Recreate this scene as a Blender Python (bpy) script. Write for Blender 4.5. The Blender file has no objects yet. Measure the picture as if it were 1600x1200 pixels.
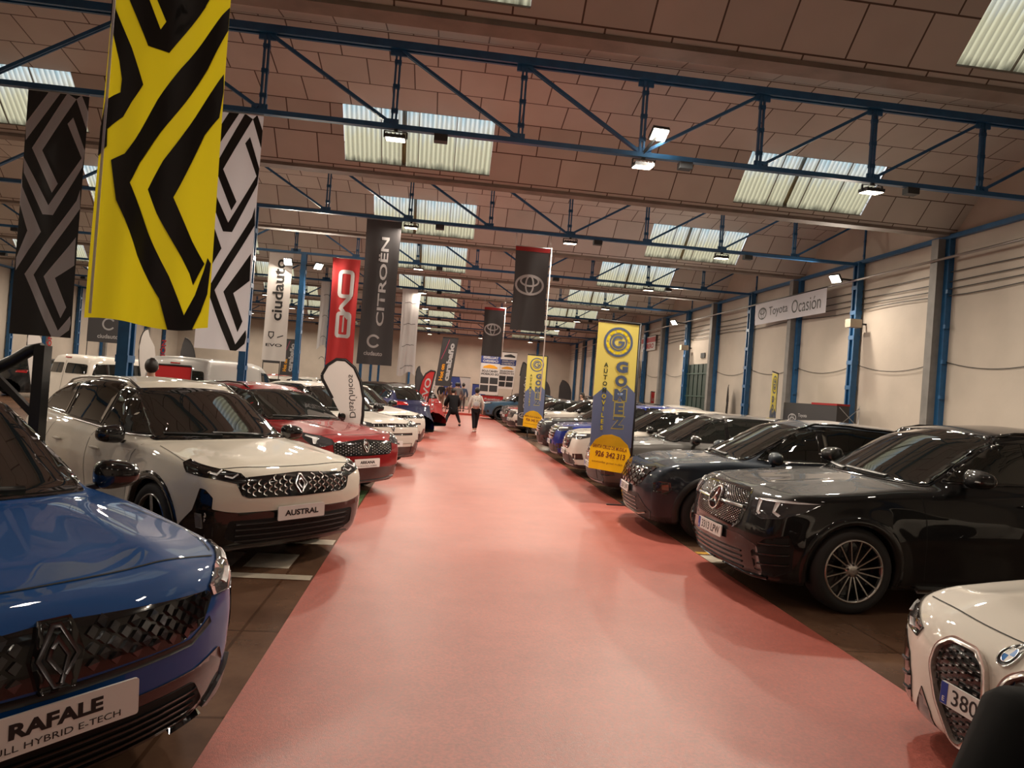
import bpy, bmesh, math, random
import numpy as np
from math import sin, cos, tan, pi, atan2, hypot, radians, degrees, sqrt
from mathutils import Vector, Matrix
from mathutils.bvhtree import BVHTree
from mathutils.geometry import tessellate_polygon
random.seed(7)
SC = bpy.context.scene
COL = SC.collection
S = 0.947                      # metres per surveyed building unit

# ---------------------------------------------------------------- materials
def srgb(r, g, b):
    f = lambda c: (c/255/12.92) if c/255 <= .04045 else (((c/255)+.055)/1.055)**2.4
    return (f(r), f(g), f(b), 1)
MATS = {}
def mat(name, col=(.8,.8,.8,1), rough=.5, metal=0., coat=0., coat_rough=.03, spec=.5, noise=None, bump=None,
        emit=None, emit_s=0., sheen=0., trans=0., alpha=1.):
    if name in MATS: return MATS[name]
    m = bpy.data.materials.new(name); m.use_nodes = True
    nt = m.node_tree; b = nt.nodes['Principled BSDF']
    if len(col) == 3: col = (*col, 1)
    b.inputs['Base Color'].default_value = col
    b.inputs['Roughness'].default_value = rough
    b.inputs['Metallic'].default_value = metal
    b.inputs['Coat Weight'].default_value = coat
    b.inputs['Coat Roughness'].default_value = coat_rough
    b.inputs['Specular IOR Level'].default_value = spec
    b.inputs['Sheen Weight'].default_value = sheen
    b.inputs['Transmission Weight'].default_value = trans
    b.inputs['Alpha'].default_value = alpha
    if emit: 
        b.inputs['Emission Color'].default_value = (*emit[:3], 1)
        b.inputs['Emission Strength'].default_value = emit_s
    tc = None
    if noise or bump:
        tc = nt.nodes.new('ShaderNodeTexCoord')
    if noise:   # (scale, amount)  slight value variation of the base colour
        n = nt.nodes.new('ShaderNodeTexNoise'); n.inputs['Scale'].default_value = noise[0]; n.inputs['Detail'].default_value = 6
        nt.links.new(tc.outputs['Object'], n.inputs['Vector'])
        mr = nt.nodes.new('ShaderNodeMapRange'); mr.inputs['From Min'].default_value = .3; mr.inputs['From Max'].default_value = .7
        mr.inputs['To Min'].default_value = 1-noise[1]; mr.inputs['To Max'].default_value = 1+noise[1]
        nt.links.new(n.outputs['Fac'], mr.inputs['Value'])
        mx = nt.nodes.new('ShaderNodeVectorMath'); mx.operation = 'SCALE'; mx.inputs[0].default_value = col[:3]
        nt.links.new(mr.outputs['Result'], mx.inputs['Scale']); nt.links.new(mx.outputs['Vector'], b.inputs['Base Color'])
    if bump:    # (scale, strength)
        n2 = nt.nodes.new('ShaderNodeTexNoise'); n2.inputs['Scale'].default_value = bump[0]; n2.inputs['Detail'].default_value = 3
        nt.links.new(tc.outputs['Object'], n2.inputs['Vector'])
        bp = nt.nodes.new('ShaderNodeBump'); bp.inputs['Strength'].default_value = bump[1]; bp.inputs['Distance'].default_value = .01
        nt.links.new(n2.outputs['Fac'], bp.inputs['Height']); nt.links.new(bp.outputs['Normal'], b.inputs['Normal'])
    MATS[name] = m
    return m
def paint(name, col, metal=.0, rough=.55):
    m = mat(name, col, rough, metal, coat=1., coat_rough=.015, spec=.15); m.node_tree.nodes['Principled BSDF'].inputs['Coat IOR'].default_value = 1.47; return m
BLACKGLOSS = mat('gloss_black', (.008,.008,.009), .12, coat=.6)
BLACKPLAST = mat('black_plastic', (.018,.018,.019), .45)
GLASS = mat('dark_glass', (.010,.012,.011), .02, spec=.8, coat=.5, coat_rough=.01)
RUBBER = mat('tyre_rubber', (.016,.015,.015), .75)
SEAM = mat('panel_gap', (.004,.004,.004), .8)
CHROME = mat('chrome', (.75,.75,.76), .12, 1.)
SATIN = mat('satin_metal', (.55,.55,.56), .3, 1.)
DARKCHROME = mat('dark_chrome', (.22,.22,.24), .18, 1.)
LAMPGLASS = mat('lamp_glass', (.05,.05,.055), .05, coat=1.)
LED = mat('led_white', (.75,.76,.78), .15)
REDLAMP = mat('tail_lamp', (.32,.01,.012), .12, coat=1.)
PLATE = mat('plate_white', (.80,.80,.78), .4)
PLATEP = mat('plate_board', (.78,.76,.75), .35)
INK = mat('ink_black', (.012,.012,.014), .5)
EUBLUE = mat('plate_blue', (.01,.05,.35), .4)

# ---------------------------------------------------------------- objects
def link(o, parent=None):
    COL.objects.link(o)
    if parent: o.parent = parent
    return o
def mesh_obj(name, verts, faces, mats, parent=None, smooth=False, midx=None):
    me = bpy.data.meshes.new(name)
    me.from_pydata([tuple(v) for v in verts], [], [tuple(f) for f in faces])
    for m in (mats if isinstance(mats, (list, tuple)) else [mats]): me.materials.append(m)
    if midx is not None: me.polygons.foreach_set('material_index', np.array(midx, dtype=np.int32))
    if smooth: me.polygons.foreach_set('use_smooth', np.ones(len(me.polygons), dtype=bool))
    me.update()
    return link(bpy.data.objects.new(name, me), parent)
def bm_obj(name, bm, mats, parent=None, smooth=False, recalc=True):
    if recalc: bmesh.ops.recalc_face_normals(bm, faces=bm.faces)
    me = bpy.data.meshes.new(name)
    if smooth:
        for f in bm.faces: f.smooth = True
    bm.to_mesh(me); bm.free()
    for m in (mats if isinstance(mats, (list, tuple)) else [mats]): me.materials.append(m)
    return link(bpy.data.objects.new(name, me), parent)
def thing(name, label, cat, loc=(0,0,0), rz=0., group=None):
    o = bpy.data.objects.new(name, None); COL.objects.link(o)
    o.empty_display_size = .2
    o.location = loc; o.rotation_euler = (0,0,rz)
    o['label'] = label; o['category'] = cat
    if group: o['group'] = group
    return o
def tag(o, label, cat, group=None, kind=None):
    o['label'] = label; o['category'] = cat
    if group: o['group'] = group
    if kind: o['kind'] = kind
    return o
def struct(o):
    o['kind'] = 'structure'; return o
def copy_tree(o, parent=None):
    c = o.copy(); COL.objects.link(c)
    if parent: c.parent = parent
    for ch in list(o.children): copy_tree(ch, c)
    return c
def dup(root, loc=None, rz=None, label=None, group=None):
    r = copy_tree(root)
    if loc is not None: r.location = loc
    if rz is not None: r.rotation_euler = (0,0,rz)
    if label: r['label'] = label
    if group: r['group'] = group
    return r

def add_box(bm, c, s, rot=None, mi=0):
    """box centred c with full sizes s"""
    M = Matrix.Translation(c) @ (rot.to_4x4() if rot else Matrix.Identity(4)) @ Matrix.Diagonal((*s, 1))
    r = bmesh.ops.create_cube(bm, size=1, matrix=M)
    for v in r['verts']:
        for f in v.link_faces: f.material_index = mi
    return r['verts']
def add_bar(bm, a, b, w, h=None, mi=0, up=Vector((0,0,1))):
    a = Vector(a); b = Vector(b); d = (b-a); L = d.length; d.normalize()
    h = h or w
    x = d; y = up.cross(x)
    if y.length < 1e-4: y = Vector((0,1,0)).cross(x)
    y.normalize(); z = x.cross(y)
    R = Matrix((x, y, z)).transposed()
    return add_box(bm, (a+b)/2, (L, w, h), R, mi)
def add_tube(bm, pts, r, n=8, caps=True, mi=0):
    pts = [Vector(p) for p in pts]; rings = []
    rr = r if isinstance(r, (list, tuple)) else [r]*len(pts)
    for i, p in enumerate(pts):
        d = (pts[min(i+1, len(pts)-1)] - pts[max(i-1, 0)]).normalized()
        u = d.cross(Vector((0,0,1)))
        if u.length < .05: u = d.cross(Vector((1,0,0)))
        u.normalize(); v = d.cross(u)
        rings.append([bm.verts.new(p + (u*cos(2*pi*k/n) + v*sin(2*pi*k/n))*rr[i]) for k in range(n)])
    for i in range(len(rings)-1):
        for k in range(n):
            f = bm.faces.new((rings[i][k], rings[i][(k+1)%n], rings[i+1][(k+1)%n], rings[i+1][k])); f.material_index = mi; f.smooth = True
    if caps:
        for rg in (rings[0], rings[-1]):
            f = bm.faces.new(rg); f.material_index = mi
    return rings
def add_lathe(bm, prof, n=32, axis='Y', c=(0,0,0), mi=0, closed=False, caps=True):
    """prof: list of (radius, along-axis)"""
    rings = []
    for (r, a) in prof:
        ring = []
        for k in range(n):
            t = 2*pi*k/n
            if axis == 'Y': p = (c[0]+r*cos(t), c[1]+a, c[2]+r*sin(t))
            elif axis == 'Z': p = (c[0]+r*cos(t), c[1]+r*sin(t), c[2]+a)
            else: p = (c[0]+a, c[1]+r*cos(t), c[2]+r*sin(t))
            ring.append(bm.verts.new(p))
        rings.append(ring)
    m = len(rings)
    for i in range(m if closed else m-1):
        A = rings[i]; B = rings[(i+1) % m]
        for k in range(n):
            f = bm.faces.new((A[k], A[(k+1)%n], B[(k+1)%n], B[k])); f.material_index = mi; f.smooth = True
    if not closed and caps:
        for rg, (r, a) in ((rings[0], prof[0]), (rings[-1], prof[-1])):
            if r > 1e-4:
                f = bm.faces.new(rg); f.material_index = mi
    return rings
def extrude_poly(bm, pts, z0, z1, plane='XY', off=0., mi=0):
    """prism of a 2D polygon"""
    def P(u, v, w):
        return {'XY': (u, v, w), 'XZ': (u, w, v), 'YZ': (w, u, v)}[plane]
    a = [bm.verts.new(P(u, v, z0)) for u, v in pts]; b = [bm.verts.new(P(u, v, z1)) for u, v in pts]
    n = len(pts); fs = [bm.faces.new(a), bm.faces.new(b)]
    for i in range(n): fs.append(bm.faces.new((a[i], a[(i+1)%n], b[(i+1)%n], b[i])))
    for f in fs: f.material_index = mi
    return fs

# ---------------------------------------------------------------- 2D polygons
def rounded(pts, r, n=3):
    out = []; N = len(pts)
    for i in range(N):
        p0 = Vector(pts[i-1]); p = Vector(pts[i]); p1 = Vector(pts[(i+1)%N])
        a = (p0-p); b = (p1-p); la, lb = a.length, b.length
        rr = min(r, la*.45, lb*.45)
        a = p + a/la*rr; b = p + b/lb*rr
        for k in range(n+1):
            t = k/n
            q = a*(1-t)**2 + p*2*t*(1-t) + b*t*t
            out.append((q.x, q.y))
    return out
def strip(pts, w):
    """polygon band of width w along an open polyline"""
    P = [Vector(p) for p in pts]; L = []; R = []
    for i, p in enumerate(P):
        if i == 0: d = (P[1]-p).normalized(); n = Vector((-d.y, d.x)); k = 1
        elif i == len(P)-1: d = (p-P[i-1]).normalized(); n = Vector((-d.y, d.x)); k = 1
        else:
            d0 = (p-P[i-1]).normalized(); d1 = (P[i+1]-p).normalized()
            n = (Vector((-d0.y, d0.x)) + Vector((-d1.y, d1.x)))
            if n.length < 1e-3: n = Vector((-d0.y, d0.x))
            n.normalize(); k = 1/max(.45, n.dot(Vector((-d0.y, d0.x))))
        L.append(p+n*w/2*k); R.append(p-n*w/2*k)
    return [(v.x, v.y) for v in L] + [(v.x, v.y) for v in reversed(R)]
def strips(pts, w, closed=False):
    """quads following a polyline (robust for sharp bends)"""
    P = list(pts) + ([pts[0]] if closed else []); out = []
    s = strip_pairs(P, w, closed)
    for i in range(len(s)-1): out.append([s[i][0], s[i+1][0], s[i+1][1], s[i][1]])
    return out
def strip_pairs(P, w, closed=False):
    P = [Vector(p) for p in P]; out = []
    N = len(P)
    for i, p in enumerate(P):
        if closed: a = P[i-1] if i > 0 else P[-2]; b = P[i+1] if i < N-1 else P[1]
        else: a = P[max(i-1, 0)]; b = P[min(i+1, N-1)]
        if not closed and i == 0: d0 = d1 = (b-p).normalized()
        elif not closed and i == N-1: d0 = d1 = (p-a).normalized()
        else: d0 = (p-a).normalized(); d1 = (b-p).normalized()
        n0 = Vector((-d0.y, d0.x)); n = n0 + Vector((-d1.y, d1.x))
        if n.length < 1e-3: n = n0
        n.normalize(); k = 1/max(.4, n.dot(n0))
        out.append(((p+n*w/2*k)[:], (p-n*w/2*k)[:]))
    return out
def circle(cx, cy, r, n=24, ry=None, a0=0, a1=2*pi):
    full = abs(a1-a0-2*pi) < 1e-6
    ry = ry or r
    return [(cx+r*cos(a0+(a1-a0)*k/(n if full else n-1)), cy+ry*sin(a0+(a1-a0)*k/(n if full else n-1))) for k in range(n)]
def ring(cx, cy, r, w, n=28, ry=None, a0=0, a1=2*pi):
    ry = ry or r
    full = abs(a1-a0-2*pi) < 1e-6; out = []; m = n
    for k in range(m):
        t0 = a0+(a1-a0)*k/m; t1 = a0+(a1-a0)*(k+1)/m
        out.append([(cx+(r+w/2)*cos(t0), cy+(ry+w/2)*sin(t0)), (cx+(r+w/2)*cos(t1), cy+(ry+w/2)*sin(t1)),
                    (cx+(r-w/2)*cos(t1), cy+(ry-w/2)*sin(t1)), (cx+(r-w/2)*cos(t0), cy+(ry-w/2)*sin(t0))])
    return out
TXT = {}
def text_polys(s, size=1., bold=0., align='CENTER', spacing=1., squash=1., shear=0.):
    """text as list of triangles/quads in 2D, centred on origin (baseline centred by bbox)"""
    key = (s, bold, spacing, shear)
    if key not in TXT:
        cu = bpy.data.curves.new('txt', 'FONT'); cu.body = s; cu.size = 1; cu.offset = bold; cu.space_character = spacing
        cu.shear = shear
        cu.resolution_u = 3; cu.fill_mode = 'BOTH'
        o = bpy.data.objects.new('txt', cu); COL.objects.link(o)
        dg = bpy.context.evaluated_depsgraph_get(); dg.update()
        me = bpy.data.meshes.new_from_object(o.evaluated_get(dg))
        vs = [v.co.copy() for v in me.vertices]; fs = [[vs[i][:2] for i in p.vertices] for p in me.polygons]
        bpy.data.objects.remove(o); bpy.data.curves.remove(cu); bpy.data.meshes.remove(me)
        xs = [v.x for v in vs] or [0, 1]; ys = [v.y for v in vs] or [0, 1]
        TXT[key] = (fs, min(xs), max(xs), min(ys), max(ys))
    fs, x0, x1, y0, y1 = TXT[key]
    cx = (x0+x1)/2; cy = (y0+y1)/2
    if align == 'LEFT': cx = x0
    return [[((x-cx)*size*squash, (y-cy)*size) for x, y in f] for f in fs], (x1-x0)*size*squash, (y1-y0)*size
def fit_text(s, w=None, h=None, bold=0., spacing=1., shear=0.):
    """text scaled to width w and/or height h"""
    p, tw, th = text_polys(s, 1., bold, spacing=spacing, shear=shear)
    if w and h: sx, sy = w/tw, h/th
    elif w: sx = sy = w/tw
    else: sx = sy = h/th
    return [[(x*sx, y*sy) for x, y in f] for f in p]
def xf(polys, dx=0, dy=0, rot=0., sx=1., sy=1.):
    c, s = cos(rot), sin(rot)
    return [[((x*sx)*c-(y*sy)*s+dx, (x*sx)*s+(y*sy)*c+dy) for x, y in f] for f in polys]

def polys_bm(polys, step=None, mis=None):
    bm = bmesh.new()
    for i, p in enumerate(polys):
        q = []
        for a in p:
            if not q or (abs(a[0]-q[-1][0])+abs(a[1]-q[-1][1])) > 1e-6: q.append(a)
        if len(q) > 2 and abs(q[0][0]-q[-1][0])+abs(q[0][1]-q[-1][1]) < 1e-6: q.pop()
        if len(q) < 3: continue
        vv = [bm.verts.new((a[0], a[1], 0)) for a in q]
        if len(q) > 4:
            for t in tessellate_polygon([[Vector((a[0], a[1], 0)) for a in q]]):
                f = bm.faces.new([vv[k] for k in t])
                if mis: f.material_index = mis[i]
            continue
        f = bm.faces.new(vv)
        if mis: f.material_index = mis[i]
    big = [f for f in bm.faces if len(f.verts) > 4]
    if big: bmesh.ops.triangulate(bm, faces=big, ngon_method='EAR_CLIP')
    if step:
        if not isinstance(step, (tuple, list)): step = (step, step)
        for ax in (0, 1):
            if not step[ax]: continue
            lo = min(v.co[ax] for v in bm.verts); hi = max(v.co[ax] for v in bm.verts)
            k0 = int(math.floor(lo/step[ax]))+1; k1 = int(math.ceil(hi/step[ax]))
            for k in range(k0, k1):
                co = [0,0,0]; co[ax] = k*step[ax]; no = [0,0,0]; no[ax] = 1
                bmesh.ops.bisect_plane(bm, geom=bm.verts[:]+bm.edges[:]+bm.faces[:], plane_co=co, plane_no=no, dist=1e-6)
    bmesh.ops.remove_doubles(bm, verts=bm.verts, dist=1e-5)
    return bm
# ================================================================ cars
def table(pts, sigma=.04, lo=-1., hi=7., n=1601):
    xs = np.array([p[0] for p in pts], float); ys = np.array([p[1] for p in pts], float)
    t = np.linspace(lo, hi, n); v = np.interp(t, xs, ys)
    # linear extrapolation
    if len(xs) > 1:
        s0 = (ys[1]-ys[0])/(xs[1]-xs[0]); s1 = (ys[-1]-ys[-2])/(xs[-1]-xs[-2])
        v = np.where(t < xs[0], ys[0]+(t-xs[0])*s0, v); v = np.where(t > xs[-1], ys[-1]+(t-xs[-1])*s1, v)
    if sigma > 0:
        dt = t[1]-t[0]; k = int(4*sigma/dt)+1; g = np.exp(-.5*(np.arange(-k, k+1)*dt/sigma)**2); g /= g.sum()
        vp = np.concatenate([v[0]+(np.arange(-k, 0))*(v[1]-v[0]), v, v[-1]+np.arange(1, k+1)*(v[-1]-v[-2])])
        v = np.convolve(vp, g, 'valid')
    return lambda x: np.interp(x, t, v)
def smax(a, b, k):
    h = np.maximum(k-np.abs(a-b), 0)/k
    return np.maximum(a, b)+h*h*k*.25
def smin(a, b, k): return -smax(-a, -b, k)

BASE = dict(L=4.5, W=1.83, H=1.62, xf=.92, wb=2.67, R=.355, Ra=.40, ground=.19,
    top=[(-.3,.74),(0,.86),(.12,.92),(.4,.975),(1.15,1.05),(2.0,1.07),(3.4,1.10),(4.2,1.13),(4.5,1.1)],
    roof=[(.75,.72),(1.05,.98),(1.95,1.50),(2.25,1.58),(2.8,1.61),(3.5,1.58),(3.95,1.5),(4.15,1.38),(4.42,1.0)],
    hw=[(0,.80),(.2,.85),(.5,.895),(1.0,.915),(3.6,.915),(4.2,.88),(4.5,.82)],
    sz=[(.15,.90),(.28,.955),(.45,.985),(.62,1.0),(.78,1.0),(.92,.975),(1.02,.94),(1.15,.90)],
    fx=[(.15,.14),(.28,.04),(.45,0.),(.65,.0),(.80,.03),(.90,.10),(1.0,.35)],
    rx=[(.15,.16),(.3,.04),(.5,.0),(.75,.02),(1.0,.06),(1.2,.10)],
    fplan=.17, rplan=.14, wc0=.80, wc1=.56, crown=.05, hoodcrown=.05, kb=.07, kc=.05, dome=.018, domey=.50, door=.018)

class CarField:
    def __init__(self, sp):
        self.sp = sp
        self.top = table(sp['top'], .05); self.roof = table(sp['roof'], .05)
        self.hw = table(sp['hw'], .08); self.sz = table(sp['sz'], .025); self.fx = table(sp['fx'], .025); self.rx = table(sp['rx'], .04)
        self.wheels = (sp['xf'], sp['xf']+sp['wb'])
        self.zb = sp['belt'] if 'belt' in sp else sp['top'][4][1]
    def __call__(self, x, y, z):
        sp = self.sp; ay = np.abs(y); W2 = sp['W']/2
        hw = self.hw(x)*self.sz(z)
        fl = 0
        for xw in self.wheels:
            r = np.hypot(x-xw, z-sp['R'])
            fl = fl + .022*np.exp(-((r-sp['Ra']-.03)/.09)**2)*(r > 0)
        mid = .5*(self.wheels[0]+self.wheels[1])
        fl = fl - sp['door']*np.exp(-((z-.52)/.16)**2)*np.exp(-((x-mid)/(.42*sp['wb']))**4)
        f = ay-hw-fl
        e = .02
        slope = (self.top(x+e)-self.top(x-e))/(2*e)
        tp = self.top(x)-sp['hoodcrown']*(ay/W2)**2*1.0+sp['dome']*np.exp(-((ay-sp['domey'])/.13)**2)*np.clip((1.5-x)/1.,0,1)
        ft = (z-tp)/np.sqrt(1+slope**2)
        f = smax(f, ft, sp['kb'])
        ff = self.fx(z)+sp['fplan']*(ay/W2)**2.6-x
        f = smax(f, ff, sp['kb'])
        fr = x-(sp['L']-self.rx(z))+sp['rplan']*(ay/W2)**2.6
        f = smax(f, fr, sp['kb'])
        if 'front_extra' in sp: f = sp['front_extra'](self, f, x, y, z)
        # cabin
        xc = x-np.where(x < .5*sp['L'], 1, -1)*.10*(ay/.7)**2
        slope = (self.roof(xc+e)-self.roof(xc-e))/(2*e)
        fc = (z-self.roof(xc)+sp['crown']*(ay/.6)**2)/np.sqrt(1+slope**2)
        t = (z-self.zb)/(sp['H']-self.zb)
        wc = sp['wc0']+(sp['wc1']-sp['wc0'])*np.clip(t, 0, 1.5)-.05*np.clip((x-sp['L']*.62)/1.6, 0, 1)-.035*np.clip((1.9-x)/.9, 0, 1)
        fc = smax(fc, (ay-wc)*.95, .10)
        f = smin(f, fc, sp['kc'])
        f = smax(f, sp['ground']-z+.0*x, .04)
        for xw in self.wheels:
            r = np.hypot(x-xw, z-sp['R'])
            cut = np.maximum(r-sp['Ra'], (W2-.34)-ay)
            f = np.maximum(f, -cut)
        return f

def surface_nets(F, lo, hi, h):
    n = [int(math.ceil((hi[i]-lo[i])/h))+1 for i in range(3)]
    ax = [lo[i]+h*np.arange(n[i]) for i in range(3)]
    X, Y, Z = np.meshgrid(*ax, indexing='ij')
    V = F(X, Y, Z)
    ins = V < 0
    # cell vertex = mean of edge crossings
    nc = [n[i]-1 for i in range(3)]
    acc = np.zeros((*nc, 3)); cnt = np.zeros(nc)
    def sl(dx, dy, dz): return (slice(dx, nc[0]+dx), slice(dy, nc[1]+dy), slice(dz, nc[2]+dz))
    for axis in range(3):
        oth = [a for a in range(3) if a != axis]
        for o1 in (0, 1):
            for o2 in (0, 1):
                d0 = [0,0,0]; d0[oth[0]] = o1; d0[oth[1]] = o2; d1 = list(d0); d1[axis] = 1
                a = V[sl(*d0)]; b = V[sl(*d1)]; m = (a < 0) != (b < 0)
                t = np.where(m, a/np.where(m, a-b, 1), 0)
                for c in range(3):
                    acc[..., c] += np.where(m, d0[c]+(t if c == axis else 0), 0)
                cnt += m
    act = cnt > 0
    idx = -np.ones(nc, dtype=np.int64); idx[act] = np.arange(act.sum())
    I = np.argwhere(act)
    P = (I+acc[act]/cnt[act][:, None])*h+np.array(lo)
    quads = []
    for axis in range(3):
        o = [a for a in range(3) if a != axis]
        A = ins.take(range(0, n[axis]-1), axis); B = ins.take(range(1, n[axis]), axis)
        m = A != B
        # need neighbours at -1 in other axes
        E = np.argwhere(m)
        ok = (E[:, o[0]] > 0) & (E[:, o[1]] > 0) & (E[:, o[0]] < n[o[0]]-1) & (E[:, o[1]] < n[o[1]]-1)
        E = E[ok]
        def cell(d0, d1):
            C = E.copy(); C[:, o[0]] += d0; C[:, o[1]] += d1
            return idx[C[:, 0], C[:, 1], C[:, 2]]
        q = np.stack([cell(-1,-1), cell(0,-1), cell(0,0), cell(-1,0)], 1)
        s = A[tuple(E.T)]
        flip = s if axis != 1 else ~s
        q[~flip] = q[~flip][:, ::-1]
        quads.append(q)
    Q = np.concatenate(quads)
    # Newton projection onto the exact surface
    e = h*.1
    for it in range(3):
        f = F(P[:,0], P[:,1], P[:,2]); G = np.zeros_like(P)
        for a in range(3):
            D = np.zeros(3); D[a] = e
            G[:, a] = (F(P[:,0]+D[0], P[:,1]+D[1], P[:,2]+D[2])-F(P[:,0]-D[0], P[:,1]-D[1], P[:,2]-D[2]))/(2*e)
        g2 = (G**2).sum(1)+1e-9
        st = -(f/g2)[:, None]*G; ln = np.linalg.norm(st, axis=1); sc = np.minimum(1, h*.4/np.maximum(ln, 1e-9))
        P = P+st*sc[:, None]
    return P, Q

class Car:
    """car frame for authoring: x back from the front bumper, y to the car's left, z up.
       object frame: +X forward, origin on the ground under the middle of the car"""
    def __init__(self, root, sp, h=.04, body_mat=None, lower_mat=BLACKPLAST, clad=.30, roof_mat=None, step=None):
        self.root = root; self.sp = sp; self.L = sp['L']
        self.F = CarField(sp); W2 = sp['W']/2
        P, Q = surface_nets(self.F, (-.12, -W2-.12, .08), (sp['L']+.12, W2+.12, sp['H']+.12), h)
        me = bpy.data.meshes.new('body')
        me.from_pydata(P.tolist(), [], Q.tolist())
        bm = bmesh.new(); bm.from_mesh(me); bpy.data.meshes.remove(me)
        bmesh.ops.bisect_plane(bm, geom=bm.verts[:]+bm.edges[:]+bm.faces[:], plane_co=(0,0,clad), plane_no=(0,0,1), dist=h*.2)
        self.bvh = BVHTree.FromBMesh(bm)
        mats = [body_mat, lower_mat, SEAM, roof_mat or body_mat]
        wh = self.F.wheels
        for f in bm.faces:
            c = f.calc_center_median(); f.smooth = True
            r = min(hypot(c.x-w, c.z-sp['R']) for w in wh)
            if r < sp['Ra']+.006 and abs(c.y) > W2-.40: f.material_index = 2
            elif c.z < sp['ground']+.02: f.material_index = 2
            elif c.z < clad: f.material_index = 1
            elif roof_mat and c.z > sp.get('roofz', 1.42): f.material_index = 3
            if r < sp['Ra']+.03: f.smooth = abs(f.normal.y) > .9 or f.material_index == 2
        for v in bm.verts: v.co = self.T(v.co)
        bmesh.ops.reverse_faces(bm, faces=bm.faces)
        self.body = bm_obj('body', bm, mats, root)
        self.step = step or max(.035, h*1.5)
        self.xa = 1.35                     # axis of the wrap-around front projection
    def T(self, p): return Vector((self.L/2-p[0], p[1], p[2]))
    # ---- projections: 2D -> (point, normal) on the body, car frame
    def cast(self, o, d):
        hit = self.bvh.ray_cast(Vector(o), Vector(d))
        if hit[0] is None:
            hit = self.bvh.find_nearest(Vector(o)+Vector(d)*3)
        p, n = hit[0], hit[1].copy()
        if n.dot(Vector(d)) > 0: n = -n
        return p, n
    def m_wrap(self, u, v):                # u = angle*1.0 around vertical axis, v = z
        d = Vector((cos(u), -sin(u), 0)); return self.cast(Vector((self.xa, 0, v))-d*4, d)
    def m_front(self, u, v): return self.cast((-3, u, v), (1, 0, 0))
    def m_rear(self, u, v): return self.cast((self.L+3, u, v), (-1, 0, 0))
    def m_top(self, u, v): return self.cast((u, v, 4), (0, 0, -1))
    def m_left(self, u, v): return self.cast((u, 3, v), (0, -1, 0))
    def m_right(self, u, v): return self.cast((u, -3, v), (0, 1, 0))
    def m_quarter(self, u, v): pass
    def W(self, pts):                      # 3D-ish (x,y,z) points -> wrap coordinates
        return [(atan2(p[1], self.xa-p[0]), p[2]) for p in pts]
    def WF(self, pts, xs=.12):             # front-view (y,z) points -> wrap coordinates (surface near x=xs)
        return [(atan2(p[0], self.xa-xs), p[1]) for p in pts]
    def patch(self, name, polys, mode, m, off=.006, thick=.012, step=None, parent=None, mis=None, smooth=True):
        if polys and not isinstance(polys[0][0], (tuple, list)): polys = [polys]
        if step is None: step = self.step
        if step == 0: step = None
        bm = polys_bm(polys, step, mis)
        fn = getattr(self, 'm_'+mode)
        P = {}
        for v in bm.verts:
            P[v] = fn(v.co.x, v.co.y)
        bad = set()                        # drop faces that slipped past an edge of the body
        for e in bm.edges:
            a, b = e.verts; l3 = (P[a][0]-P[b][0]).length; l2 = (a.co-b.co).length
            if l3 > .09 and l3 > 4.2*l2: bad.update(e.link_faces)
        if bad and len(bad) < len(bm.faces):
            keep = [f for f in bm.faces if f not in bad]; bmesh.ops.delete(bm, geom=list(bad), context='FACES')
            P = {v: P[v] for v in bm.verts}
        be = [e for e in bm.edges if e.is_boundary]
        top = list(bm.faces)
        for f in top: f.smooth = smooth
        if thick:
            low = {}
            for e in be:
                for v in e.verts:
                    if v not in low: low[v] = bm.verts.new(self.T(P[v][0]-P[v][1]*thick))
            for e in be:
                a, b = e.verts
                f = bm.faces.new((a, b, low[b], low[a])); f.material_index = e.link_faces[0].material_index
        for v, (p, n) in P.items(): v.co = self.T(p+n*off)
        return bm_obj(name, bm, m, parent or self.root, recalc=False)
    def both(self, name, poly, m, **k):    # side-view polygon on both flanks
        a = self.patch(name, poly, 'left', m, **k); b = self.patch(name, poly, 'right', m, **k); return a, b
    def wrap2(self, name, pts3, m, round_=.0, **k):
        out = []
        for s in (1, -1):
            p = self.W([(a, b*s, c) for a, b, c in pts3])
            if round_: p = rounded(p, round_)
            out.append(self.patch(name, [p], 'wrap', m, **k))
        return out
    # ---- standard pieces
    def wheels(self, kind='spoke', n=5, rim_mat=SATIN, R=None, w=.235, yin=.0, rr=.70, detail=1, back=None):
        sp = self.sp; R = R or sp['R']; W2 = sp['W']/2
        rim_r = R*rr
        bm = bmesh.new(); N = 40 if detail else 20
        h = w/2
        prof = [(rim_r-.012, h-.012), (rim_r+.008, h-.002), (R-.07, h+.008), (R-.03, h+.002), (R-.008, h-.025), (R, h-.05), (R, 0), (R, -h+.05), (R-.008, -h+.025), (R-.04, -h), (rim_r, -h+.01)]
        add_lathe(bm, prof, N, 'Y', closed=True)
        tyre = bm
        bm = bmesh.new()
        # barrel + disc behind the spokes
        add_lathe(bm, [(rim_r-.002, h-.010), (rim_r-.018, h-.012), (rim_r-.025, h-.05), (rim_r-.03, -h+.02)], N, 'Y', mi=1, caps=False)
        add_lathe(bm, [(0.001, h-.14), (rim_r-.03, h-.14)], 20, 'Y', mi=1)
        add_lathe(bm, [(rim_r+.004, h-.006), (rim_r-.004, h+.004), (rim_r-.016, h-.002), (rim_r-.018, h-.02)], N, 'Y', caps=False)
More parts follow.
